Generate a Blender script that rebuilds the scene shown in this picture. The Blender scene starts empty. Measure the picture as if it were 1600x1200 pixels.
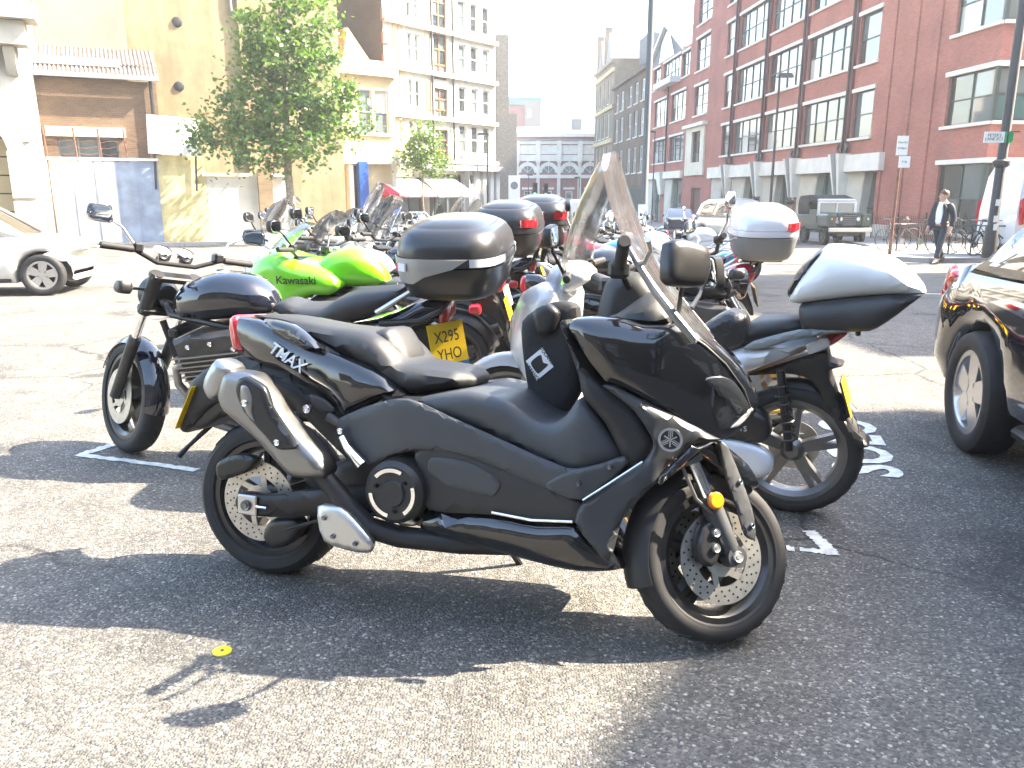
import bpy, bmesh, math, random
import numpy as np
from mathutils import Vector, Matrix
from mathutils.geometry import delaunay_2d_cdt
random.seed(11)
R = math.radians
SC = bpy.context.scene
COL = SC.collection
# ------------------------------------------------------------------ camera, sky, sun, exposure
SLOPE = 0.024                                   # the street falls gently away from the camera
cam = bpy.data.cameras.new('camera'); camo = bpy.data.objects.new('camera', cam); COL.objects.link(camo)
cam.sensor_width = 36; cam.lens = 28.125; cam.clip_start = .05; cam.clip_end = 3000
camo.location = (0, 0, 1.31); camo.rotation_euler = (R(90) - math.atan(303/1250), 0, 0)
SC.camera = camo
SUN_AZ, SUN_EL = R(8), R(43)                    # sun stands to the right, slightly ahead
W = bpy.data.worlds.new('World'); SC.world = W; W.use_nodes = True
nt = W.node_tree; bg = nt.nodes['Background']
sky = nt.nodes.new('ShaderNodeTexSky'); sky.sky_type = 'NISHITA'; sky.sun_disc = False
sky.sun_elevation = SUN_EL; sky.sun_rotation = R(90) - SUN_AZ
sky.air_density = 1.3; sky.dust_density = 3.0; sky.ozone_density = 1.0
nt.links.new(sky.outputs[0], bg.inputs[0]); bg.inputs[1].default_value = .15
sl = bpy.data.lights.new('sun', 'SUN'); slo = bpy.data.objects.new('sun', sl); COL.objects.link(slo)
sl.energy = 5.0; sl.angle = R(.53); sl.color = (1, .87, .69)
slo.rotation_euler = Vector((-math.cos(SUN_EL)*math.cos(SUN_AZ), -math.cos(SUN_EL)*math.sin(SUN_AZ), -math.sin(SUN_EL))).to_track_quat('-Z', 'Y').to_euler()
SC.view_settings.view_transform = 'Standard'; SC.view_settings.look = 'None'
SC.view_settings.exposure = 2.72; SC.view_settings.gamma = 1; SC.view_settings.use_curve_mapping = False
SC.render.film_transparent = False
SC.cycles.max_bounces = 7; SC.cycles.transparent_max_bounces = 24; SC.cycles.sample_clamp_indirect = 6
SC.cycles.caustics_reflective = False; SC.cycles.caustics_refractive = False

def gz(x, y): return -SLOPE*y

# ------------------------------------------------------------------ materials
MATS = {}
def mat(name, col=(.5,.5,.5), rough=.5, metal=0., coat=0., spec=.5, noise=0., nscale=8., bump=0., bscale=60., emit=None, dirt=0.):
    if name in MATS: return MATS[name]
    m = bpy.data.materials.new(name); m.use_nodes = True; t = m.node_tree; b = t.nodes['Principled BSDF']
    b.inputs['Base Color'].default_value = (*col, 1); b.inputs['Roughness'].default_value = rough
    b.inputs['Metallic'].default_value = metal; b.inputs['Coat Weight'].default_value = coat; b.inputs['Coat Roughness'].default_value = .04
    b.inputs['Specular IOR Level'].default_value = spec
    if emit: b.inputs['Emission Color'].default_value = (*emit[0], 1); b.inputs['Emission Strength'].default_value = emit[1]
    if noise or bump or dirt:
        tc = t.nodes.new('ShaderNodeTexCoord'); n = t.nodes.new('ShaderNodeTexNoise'); n.inputs['Scale'].default_value = nscale; n.inputs['Detail'].default_value = 6
        t.links.new(tc.outputs['Object'], n.inputs['Vector'])
        if noise:
            r = t.nodes.new('ShaderNodeValToRGB'); r.color_ramp.elements[0].position = .3; r.color_ramp.elements[1].position = .7
            r.color_ramp.elements[0].color = (*[c*(1-noise) for c in col], 1); r.color_ramp.elements[1].color = (*[min(1, c*(1+noise)) for c in col], 1)
            t.links.new(n.outputs[0], r.inputs[0]); t.links.new(r.outputs[0], b.inputs['Base Color'])
        if dirt:
            mr = t.nodes.new('ShaderNodeMapRange'); mr.inputs[1].default_value = .35; mr.inputs[2].default_value = .7
            mr.inputs[3].default_value = rough; mr.inputs[4].default_value = min(1, rough+dirt)
            t.links.new(n.outputs[0], mr.inputs[0]); t.links.new(mr.outputs[0], b.inputs['Roughness'])
        if bump:
            n2 = t.nodes.new('ShaderNodeTexNoise'); n2.inputs['Scale'].default_value = bscale; n2.inputs['Detail'].default_value = 3
            t.links.new(tc.outputs['Object'], n2.inputs['Vector'])
            bp = t.nodes.new('ShaderNodeBump'); bp.inputs['Strength'].default_value = bump; bp.inputs['Distance'].default_value = .01
            t.links.new(n2.outputs[0], bp.inputs['Height']); t.links.new(bp.outputs[0], b.inputs['Normal'])
    MATS[name] = m; return m
def clear(name, tint=(1,1,1), haze=.1, gloss=.12, rough=.03):
    if name in MATS: return MATS[name]
    m = bpy.data.materials.new(name); m.use_nodes = True; t = m.node_tree; t.nodes.clear()
    o = t.nodes.new('ShaderNodeOutputMaterial'); tr = t.nodes.new('ShaderNodeBsdfTransparent'); tr.inputs[0].default_value = (*tint, 1)
    gl = t.nodes.new('ShaderNodeBsdfGlossy'); gl.inputs['Roughness'].default_value = rough; gl.inputs[0].default_value = (1,1,1,1)
    tl = t.nodes.new('ShaderNodeBsdfTranslucent'); tl.inputs[0].default_value = (.9,.9,.88,1); df = t.nodes.new('ShaderNodeBsdfDiffuse'); df.inputs[0].default_value = (.9,.9,.88,1)
    a = t.nodes.new('ShaderNodeMixShader'); a.inputs[0].default_value = .5; t.links.new(tl.outputs[0], a.inputs[1]); t.links.new(df.outputs[0], a.inputs[2])
    tc = t.nodes.new('ShaderNodeTexCoord'); n = t.nodes.new('ShaderNodeTexNoise'); n.inputs['Scale'].default_value = 9; n.inputs['Detail'].default_value = 5
    t.links.new(tc.outputs['Object'], n.inputs['Vector']); mr = t.nodes.new('ShaderNodeMapRange'); mr.inputs[1].default_value = .35; mr.inputs[2].default_value = .7; mr.inputs[3].default_value = haze*.8; mr.inputs[4].default_value = haze*1.2
    t.links.new(n.outputs[0], mr.inputs[0])
    b = t.nodes.new('ShaderNodeMixShader'); t.links.new(mr.outputs[0], b.inputs[0]); t.links.new(tr.outputs[0], b.inputs[1]); t.links.new(a.outputs[0], b.inputs[2])
    fr = t.nodes.new('ShaderNodeFresnel'); fr.inputs[0].default_value = 1.45
    mm = t.nodes.new('ShaderNodeMath'); mm.operation = 'MULTIPLY'; mm.inputs[1].default_value = gloss*8; mm.use_clamp = True; t.links.new(fr.outputs[0], mm.inputs[0])
    c = t.nodes.new('ShaderNodeMixShader'); t.links.new(mm.outputs[0], c.inputs[0]); t.links.new(b.outputs[0], c.inputs[1]); t.links.new(gl.outputs[0], c.inputs[2])
    t.links.new(c.outputs[0], o.inputs[0]); MATS[name] = m; return m
def graph(name):
    m = bpy.data.materials.new(name); m.use_nodes = True; MATS[name] = m
    return m, m.node_tree, m.node_tree.nodes['Principled BSDF']
def node(t, kind, **kw):
    n = t.nodes.new(kind)
    for k, v in kw.items():
        if k in n.inputs: n.inputs[k].default_value = v
        else: setattr(n, k, v)
    return n
def ramp(t, src, stops):
    r = t.nodes.new('ShaderNodeValToRGB'); e = r.color_ramp.elements
    while len(e) < len(stops): e.new(.5)
    for k, (p, c) in enumerate(stops): e[k].position = p; e[k].color = (*c, 1)
    t.links.new(src, r.inputs[0]); return r.outputs[0]
def mixc(t, fac, a, b, mode='MIX'):
    n = t.nodes.new('ShaderNodeMix'); n.data_type = 'RGBA'; n.blend_type = mode
    for s, v in ((n.inputs[0], fac), (n.inputs[6], a), (n.inputs[7], b)):
        if hasattr(v, 'is_linked') or hasattr(v, "links"): t.links.new(v, s)
        elif isinstance(v, (int, float)): s.default_value = v
        else: s.default_value = (*v, 1)
    return n.outputs[2]

mat('gloss_black', (.006,.007,.009), .07, coat=1., dirt=.12, nscale=5)
mat('matte_grey', (.04,.043,.047), .38, noise=.14, nscale=7, bump=.1, bscale=900, dirt=.2)
mat('matte_black', (.016,.017,.018), .5, bump=.08, bscale=900)
mat('black_plastic', (.012,.012,.013), .38)
mat('seat_vinyl', (.022,.023,.025), .45, bump=.25, bscale=500)
mat('rubber', (.015,.015,.016), .7, noise=.3, nscale=20)
mat('dark_metal', (.03,.03,.032), .4, .7)
mat('grey_metal', (.22,.22,.22), .38, .9, noise=.2)
mat('silver', (.55,.55,.54), .3, .95, dirt=.15)
mat('brushed', (.24,.24,.24), .33, 1., dirt=.12, nscale=14)
mat('chrome', (.85,.85,.85), .06, 1.)
mat('disc_steel', (.52,.5,.46), .35, .9, noise=.15, nscale=30)
mat('rim_black', (.012,.012,.013), .3, coat=.3)
mat('gold_rim', (.5,.3,.08), .35, .8)
mat('red_lens', (.55,.01,.02), .12, coat=1., spec=.6)
mat('amber_lens', (.9,.25,.01), .18, coat=1.)
mat('clear_lens', (.6,.6,.6), .08, .3, coat=1.)
mat('yellow_plate', (.85,.55,.01), .35)
mat('white_plate', (.8,.8,.76), .35)
mat('ink', (.01,.01,.01), .5)
mat('white_paint', (.78,.79,.78), .25, coat=.6)
mat('silver_paint', (.7,.72,.74), .3, .1, coat=.8)
mat('blue_black', (.006,.008,.015), .08, coat=1., dirt=.1)
mat('green_paint', (.16,.62,.01), .22, coat=.8)
mat('blue_paint', (.01,.13,.3), .2, coat=.8)
mat('red_paint', (.6,.015,.05), .2, coat=.8)
mat('white_ink', (.75,.75,.75), .4)
mat('mirror_glass', (.8,.82,.82), .02, 1.)
mat('gauge_white', (.75,.75,.72), .2, coat=1.)
clear('screen_clear', (.98,.985,.985), .045, .11)
clear('car_glass', (.25,.3,.3), .03, .2)
clear('smoke_glass', (.35,.37,.38), .05, .15)

# ------------------------------------------------------------------ mesh building
def smooth_outline(pts, n):
    if n <= 0: return [tuple(p) for p in pts]
    out = []; L = len(pts); P = [np.array(p, float) for p in pts]
    for i in range(L):
        p0, p1, p2, p3 = P[i-1], P[i], P[(i+1) % L], P[(i+2) % L]
        for k in range(n):
            t = k/n; d1 = (p2-p0)*.38; d2 = (p3-p1)*.38
            l = np.linalg.norm(p2-p1); 
            for d in (d1, d2):
                q = np.linalg.norm(d)
                if q > l*.8: d *= l*.8/q
            a = 2*t**3-3*t**2+1; b = t**3-2*t**2+t; c = -2*t**3+3*t**2; e = t**3-t**2
            out.append(tuple(a*p1+b*d1+c*p2+e*d2))
    return out
def seg_dist(pts, poly):
    A = np.array(poly); B = np.roll(A, -1, 0); AB = B-A; L2 = (AB**2).sum(1)+1e-12
    P = np.array(pts)[:, None, :]
    t = np.clip(((P-A)*AB).sum(2)/L2, 0, 1); D = P-(A+t[..., None]*AB)
    return np.sqrt((D**2).sum(2)).min(1)
def soft_dist(pts, poly, p=5.):
    d = seg_dist(pts, poly); A = np.array(poly); B = np.roll(A, -1, 0); L = np.linalg.norm(B-A, axis=1); tot = L.sum(); ds = tot/420
    S = np.concatenate([A[i]+(B[i]-A[i])*((np.arange(n)+.5)/n)[:, None] for i, n in enumerate(np.maximum(1, np.ceil(L/ds)).astype(int))]); wt = np.concatenate([np.full(n, l/n) for l, n in zip(L, np.maximum(1, np.ceil(L/ds)).astype(int))])
    D = np.sqrt(((np.array(pts)[:, None, :]-S)**2).sum(2))+1e-6
    Bc = math.sqrt(math.pi)*math.gamma((p-1)/2)/math.gamma(p/2); sd = (Bc/(wt*D**-p).sum(1))**(1/(p-1))
    w = np.clip((d-1.2*ds)/(2.5*ds), 0, 1); w = w*w*(3-2*w); return np.where(d < 1e-7, 0, d*(1-w)+sd*w)
def inside(pts, poly):
    P = np.array(pts); A = np.array(poly); B = np.roll(A, -1, 0); r = np.zeros(len(P), bool)
    for (x1, y1), (x2, y2) in zip(A, B):
        c = ((y1 > P[:, 1]) != (y2 > P[:, 1])); 
        with np.errstate(all='ignore'): xi = (x2-x1)*(P[:, 1]-y1)/(y2-y1+1e-15)+x1
        r ^= c & (P[:, 0] < xi)
    return r
def cdt(poly, g, r):
    poly = [tuple(p) for p in poly]
    A = np.array(poly); lo, hi = A.min(0), A.max(0); pts = []
    nx = max(1, int((hi[0]-lo[0])/g)); nz = max(1, int((hi[1]-lo[1])/g))
    cand = [(lo[0]+(i+.5+.25*(j % 2))*(hi[0]-lo[0])/nx, lo[1]+(j+.5)*(hi[1]-lo[1])/nz) for i in range(nx) for j in range(nz)]
    ring = []
    N = np.roll(A, -1, 0)-np.roll(A, 1, 0); N /= (np.linalg.norm(N, axis=1)[:, None]+1e-9); N = np.stack([-N[:, 1], N[:, 0]], 1)
    area = .5*np.sum(A[:, 0]*np.roll(A[:, 1], -1)-np.roll(A[:, 0], -1)*A[:, 1])
    if area < 0: N = -N
    for f in (.12, .4, .8):
        o = f*r; q = A+N*o; ok = inside(q, poly) & (seg_dist(q, poly) > o*.85); ring += [tuple(v) for v in q[ok]]
    cand = [tuple(c) for c, k in zip(cand, inside(cand, poly) & (seg_dist(cand, poly) > max(r*.9, g*.45))) if k]
    pts = poly+ring+cand; n = len(poly)
    V, E, F, *_ = delaunay_2d_cdt([Vector(p) for p in pts], [(i, (i+1) % n) for i in range(n)], [], 1, 1e-6)
    return [tuple(v) for v in V], [tuple(f) for f in F]
class MB:
    def __init__(s): s.v = []; s.f = []
    def add(s, v, f):
        o = len(s.v); s.v += [tuple(p) for p in v]; s.f += [tuple(i+o for i in q) for q in f]; return s
    def box(s, c, d, rot=None, bev=0.):
        x, y, z = (k/2 for k in d)
        if bev:
            b = bev; pr = []
            for zz, k in ((-z, b), (-z+b, 0), (z-b, 0), (z, b)):
                pr.append([(-x+k, -y+b), (-x+b, -y+k), (x-b, -y+k), (x-k, -y+b), (x-k, y-b), (x-b, y-k), (-x+b, y-k), (-x+k, y-b)])
            zs = (-z, -z+b, z-b, z); v = [Vector((p[0], p[1], zs[i])) for i in range(4) for p in pr[i]]
            f = [tuple(range(7, -1, -1)), tuple(range(24, 32))]+[(i*8+j, i*8+(j+1) % 8, i*8+8+(j+1) % 8, i*8+8+j) for i in range(3) for j in range(8)]
        else:
            v = [Vector((a*x, b*y, k*z)) for k in (-1, 1) for b in (-1, 1) for a in (-1, 1)]
            f = [(0, 2, 3, 1), (4, 5, 7, 6), (0, 1, 5, 4), (2, 6, 7, 3), (0, 4, 6, 2), (1, 3, 7, 5)]
        M = rot if rot is not None else Matrix.Identity(3)
        return s.add([tuple(M @ p+Vector(c)) for p in v], f)
    def hexa(s, b4, t4):        # four bottom and four top corners, same winding
        return s.add(list(b4)+list(t4), [(3, 2, 1, 0), (4, 5, 6, 7)]+[(i, (i+1) % 4, 4+(i+1) % 4, 4+i) for i in range(4)])
    def cyl(s, p, q, r0, r1=None, n=14, cap=True):
        return s.tube([p, q], [r0, r0 if r1 is None else r1], n, cap)
    def bar(s, p, q, w, h, up=(0, 0, 1)):
        p, q = Vector(p), Vector(q); d = (q-p).normalized(); u = Vector(up)
        a = d.cross(u); a = a.normalized() if a.length > 1e-4 else Vector((1, 0, 0)); b = a.cross(d)
        c = [a*w/2*i+b*h/2*j for i, j in ((-1, -1), (1, -1), (1, 1), (-1, 1))]
        return s.hexa([p+k for k in c], [q+k for k in c])
    def tube(s, path, r, n=10, cap=True):
        P = [Vector(p) for p in path]; r = [r]*len(P) if isinstance(r, (int, float)) else r
        T = [(P[min(i+1, len(P)-1)]-P[max(i-1, 0)]).normalized() for i in range(len(P))]
        u = T[0].orthogonal().normalized(); v = []; 
        for i, p in enumerate(P):
            u = (u-T[i]*u.dot(T[i])); u = u.normalized() if u.length > 1e-5 else T[i].orthogonal().normalized(); w = T[i].cross(u)
            v += [p+(u*math.cos(2*math.pi*k/n)+w*math.sin(2*math.pi*k/n))*r[i] for k in range(n)]
        f = [(i*n+k, i*n+(k+1) % n, i*n+n+(k+1) % n, i*n+n+k) for i in range(len(P)-1) for k in range(n)]
        if cap: f += [tuple(range(n-1, -1, -1)), tuple(range((len(P)-1)*n, len(P)*n))]
        return s.add(v, f)
    def lathe(s, prof, c=(0, 0, 0), axis='y', n=40, closed=False, a0=0, a1=2*math.pi):
        full = abs(a1-a0-2*math.pi) < 1e-6; m = n if full else n+1; v = []
        for k in range(m):
            a = a0+(a1-a0)*k/n; ca, sa = math.cos(a), math.sin(a)
            for r, t in prof:
                p = (r*ca, t, r*sa) if axis == 'y' else (t, r*ca, r*sa) if axis == 'x' else (r*ca, r*sa, t)
                v.append((p[0]+c[0], p[1]+c[1], p[2]+c[2]))
        L = len(prof); f = []
        for k in range(n):
            a, b = k*L, ((k+1) % m)*L
            for i in range(L if closed else L-1): f.append((a+i, a+(i+1) % L, b+(i+1) % L, b+i))
        if not full and closed: f += [tuple(range(L)), tuple(range((m-1)*L, m*L))]
        return s.add(v, f)
    def puff(s, outline, h, he=0., r=.05, c=0., hw=None, sm=3, g=None, side=0, th=None, pl='xz', lap=0):
        """solid from a side outline: half thickness h in the middle easing to he at the rim; hw(x,z) scales or sets the width.
        side=+-1 makes a panel of thickness th lying on the surface y = side*hw(x,z)"""
        poly = smooth_outline(outline, sm); A = np.array(poly); ext = (A.max(0)-A.min(0))
        if g is None: g = max(.011, min(max(ext)/22, min(ext)/5))
        V, F = cdt(poly, g, r); d = soft_dist(V, poly); t = np.clip(d/r, 0, 1); k = np.sqrt(np.maximum(0, 1-(1-t)**2))
        n = len(V)
        if side:
            w = np.array([hw(*p) for p in V]); yo = side*(w-th+th*k); yi = side*(w-th-.004)
        else:
            m = np.array([hw(*p) for p in V]) if hw else np.ones(n)
            y = (he+(h-he)*k)*m; yo, yi = c+y, c-y
        mp = {'xz': lambda a, b, y: (a, y, b), 'yz': lambda a, b, y: (y, a, b), 'xy': lambda a, b, y: (a, b, y)}[pl]
        v = [mp(p[0], p[1], float(y)) for p, y in zip(V, yo)]+[mp(p[0], p[1], float(y)) for p, y in zip(V, yi)]
        cnt = {}
        for q in F:
            for i in range(len(q)): e = (q[i], q[(i+1) % len(q)]); cnt[e] = 1
        f = [tuple(q) for q in F]+[tuple(i+n for i in reversed(q)) for q in F]
        f += [(b, a, a+n, b+n) for (a, b) in cnt if (b, a) not in cnt]
        return s.add(v, f)
    def loft(s, rings, cap=True):
        n = len(rings[0]); v = [p for q in rings for p in q]
        f = [(i*n+k, i*n+(k+1) % n, i*n+n+(k+1) % n, i*n+n+k) for i in range(len(rings)-1) for k in range(n)]
        if cap: f += [tuple(range(n-1, -1, -1)), tuple(range((len(rings)-1)*n, len(rings)*n))]
        return s.add(v, f)
    def sheet(s, grid, th=0.):   # grid[i][j] of points -> thin curved sheet
        ni, nj = len(grid), len(grid[0]); P = [[Vector(p) for p in row] for row in grid]
        v = [p for row in P for p in row]; f = [(i*nj+j, i*nj+j+1, i*nj+nj+j+1, i*nj+nj+j) for i in range(ni-1) for j in range(nj-1)]
        if th:
            w = []
            for i in range(ni):
                for j in range(nj):
                    a = P[min(i+1, ni-1)][j]-P[max(i-1, 0)][j]; b = P[i][min(j+1, nj-1)]-P[i][max(j-1, 0)]
                    n = a.cross(b); n = n.normalized() if n.length > 1e-9 else Vector((0, 0, 1)); w.append(P[i][j]+n*th)
            o = ni*nj; f += [tuple(k+o for k in reversed(q)) for q in f]; v += w
            B = [j for j in range(nj)]+[i*nj+nj-1 for i in range(1, ni)]+[(ni-1)*nj+j for j in range(nj-2, -1, -1)]+[i*nj for i in range(ni-2, 0, -1)]
            f += [(B[k], B[(k+1) % len(B)], B[(k+1) % len(B)]+o, B[k]+o) for k in range(len(B))]
        return s.add(v, f)
    def xf(s, M):
        s.v = [tuple(M @ Vector(p)) for p in s.v]; return s
    def mesh(s, name, m, sharp=35, smooth=True, weld=True):
        me = bpy.data.meshes.new(name); me.from_pydata(s.v, [], s.f); me.update()
        b = bmesh.new(); b.from_mesh(me)
        if weld: bmesh.ops.remove_doubles(b, verts=b.verts, dist=1e-5)
        bmesh.ops.recalc_face_normals(b, faces=b.faces); b.to_mesh(me); b.free()
        if smooth:
            me.shade_smooth(); me.set_sharp_from_angle(angle=R(sharp))
        if m: me.materials.append(MATS[m] if isinstance(m, str) else m)
        return me
    def build(s, name, m, parent=None, sharp=35, smooth=True, weld=True, **pr):
        o = bpy.data.objects.new(name, s.mesh(name, m, sharp, smooth, weld)); COL.objects.link(o); o.parent = parent
        for k, v in pr.items(): o[k] = v
        return o
def inst(name, me, parent, M=None):
    o = bpy.data.objects.new(name, me); COL.objects.link(o); o.parent = parent
    if M is not None: o.matrix_local = M
    return o
def thing(name, label, cat, loc, rz=0., lean=0., group=None, tilt=True):
    o = bpy.data.objects.new(name, None); COL.objects.link(o); o.empty_display_size = .2
    if len(loc) == 2: loc = (loc[0], loc[1], gz(*loc))
    M = Matrix.Translation(loc) @ (Matrix.Rotation(-math.atan(SLOPE), 4, 'X') if tilt else Matrix.Identity(4)) @ Matrix.Rotation(rz, 4, 'Z') @ Matrix.Rotation(-R(lean), 4, 'X')
    o.matrix_world = M; o['label'] = label; o['category'] = cat
    if group: o['group'] = group
    return o
def tag(o, label, cat, group=None):
    o['label'] = label; o['category'] = cat
    if group: o['group'] = group
    return o
def struct(o): o['kind'] = 'structure'; return o
def text(name, body, size, m, parent, M, ext=.0008, sx=1., bold=0., align='CENTER', shear=0.):
    c = bpy.data.curves.new(name, 'FONT'); c.body = body; c.size = size; c.extrude = ext; c.align_x = align; c.align_y = 'CENTER'; c.resolution_u = 3
    c.offset = bold; c.shear = shear; c.space_line = .85
    t = bpy.data.objects.new(name, c); me = bpy.data.meshes.new_from_object(t); bpy.data.objects.remove(t); me.name = name
    me.materials.clear(); me.materials.append(MATS[m] if isinstance(m, str) else m)
    o = bpy.data.objects.new(name, me); COL.objects.link(o); o.parent = parent; o.matrix_local = M @ Matrix.Diagonal((sx, 1, 1, 1)); return o
RX90 = Matrix.Rotation(R(90), 4, 'X')
def side_m(x, y, z, side, rot=0.):     # text facing -y (side=-1) or +y (side=1), rotated in its plane
    M = Matrix.Translation((x, y, z))
    if side > 0: M = M @ Matrix.Rotation(R(180), 4, 'Z')
    return M @ RX90 @ Matrix.Rotation(rot, 4, 'Z')
def steer_m(head, rake, ang):          # rotate about the steering axis through head=(x,z)
    ax = Vector((-math.sin(rake), 0, math.cos(rake))); c = Vector((head[0], 0, head[1]))
    return Matrix.Translation(c) @ Matrix.Rotation(ang, 4, ax) @ Matrix.Translation(-c)
I4 = Matrix.Identity(4)
def itp(xs, ys): return lambda x, z=0: float(np.interp(x, xs, ys))
# ------------------------------------------------------------------ ground
def asphalt():
    m, t, b = graph('asphalt'); tc = node(t, 'ShaderNodeTexCoord')
    def vor(s): 
        v = node(t, 'ShaderNodeTexVoronoi', Scale=s); t.links.new(tc.outputs['Object'], v.inputs['Vector']); return v
    def noi(s, d=4): 
        v = node(t, 'ShaderNodeTexNoise', Scale=s, Detail=d); t.links.new(tc.outputs['Object'], v.inputs['Vector']); return v
    v1, v2 = vor(130), vor(60)
    sep = node(t, 'ShaderNodeSeparateColor'); t.links.new(v1.outputs['Color'], sep.inputs[0])
    base = ramp(t, sep.outputs[0], [(0, (.06,.061,.062)), (.55, (.11,.109,.105)), (.9, (.16,.157,.148)), (1, (.32,.31,.29))])
    sep2 = node(t, 'ShaderNodeSeparateColor'); t.links.new(v2.outputs['Color'], sep2.inputs[0])
    fl = ramp(t, sep2.outputs[1], [(0, (0,0,0)), (.95, (0,0,0)), (.96, (1,1,1)), (1, (1,1,1))])
    core = ramp(t, v2.outputs['Distance'], [(0, (1,1,1)), (.3, (1,1,1)), (.42, (0,0,0))])
    spot = mixc(t, 1., fl, core, 'MULTIPLY'); c1 = mixc(t, spot, base, (.38,.37,.34))
    big = ramp(t, noi(.55).outputs[0], [(.3, (.84,.82,.8)), (.7, (1.18,1.14,1.05))]); c2 = mixc(t, 1., c1, big, 'MULTIPLY')
    med = ramp(t, noi(6, 6).outputs[0], [(.3, (.8,.8,.8)), (.7, (1.12,1.12,1.12))]); c3 = mixc(t, 1., c2, med, 'MULTIPLY')
    # cracks and old stains
    dn = node(t, 'ShaderNodeTexNoise', Scale=2.5, Detail=6); t.links.new(tc.outputs['Object'], dn.inputs['Vector'])
    wv = mixc(t, .25, tc.outputs['Object'], dn.outputs[1], 'ADD')
    cr = node(t, 'ShaderNodeTexVoronoi', Scale=.55, feature='DISTANCE_TO_EDGE'); t.links.new(wv, cr.inputs['Vector'])
    crk = ramp(t, cr.outputs[0], [(0, (.35,.35,.35)), (.004, (.5,.5,.5)), (.009, (1,1,1))])
    hold = ramp(t, noi(.35, 2).outputs[0], [(.48, (0,0,0)), (.56, (1,1,1))]); crk = mixc(t, hold, (1, 1, 1), crk)
    c3 = mixc(t, 1., c3, crk, 'MULTIPLY')
    st = ramp(t, noi(1.3, 3).outputs[0], [(.3, (.62,.62,.63)), (.4, (1,1,1))]); c3 = mixc(t, 1., c3, st, 'MULTIPLY')
    t.links.new(c3, b.inputs['Base Color']); b.inputs['Roughness'].default_value = .78; b.inputs['Specular IOR Level'].default_value = .35
    bp = node(t, 'ShaderNodeBump', Strength=.9, Distance=.006); t.links.new(v1.outputs['Distance'], bp.inputs['Height']); bp.invert = True
    bp2 = node(t, 'ShaderNodeBump', Strength=.6, Distance=.01); t.links.new(noi(40, 5).outputs[0], bp2.inputs['Height']); t.links.new(bp.outputs[0], bp2.inputs['Normal'])
    t.links.new(bp2.outputs[0], b.inputs['Normal'])
asphalt()
mat('worn_white', (.62,.62,.58), .7, noise=.25, nscale=25, bump=.5, bscale=120)
mat('paving', (.24,.235,.22), .85, noise=.2, nscale=3, bump=.3, bscale=30)
mat('granite', (.28,.27,.26), .75, noise=.25, nscale=40)
def gsheet(pts, dz, name, m, n=1):
    return MB().add([(x, y, gz(x, y)+dz) for x, y in pts], [tuple(range(len(pts)))]).build(name, m, None, smooth=False)
struct(MB().add([(x, y, gz(x, y)) for x, y in ((-140, -60), (140, -60), (140, 255), (-140, 255))], [(0, 1, 2, 3)]).build('road', 'asphalt', None, smooth=False))
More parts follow.
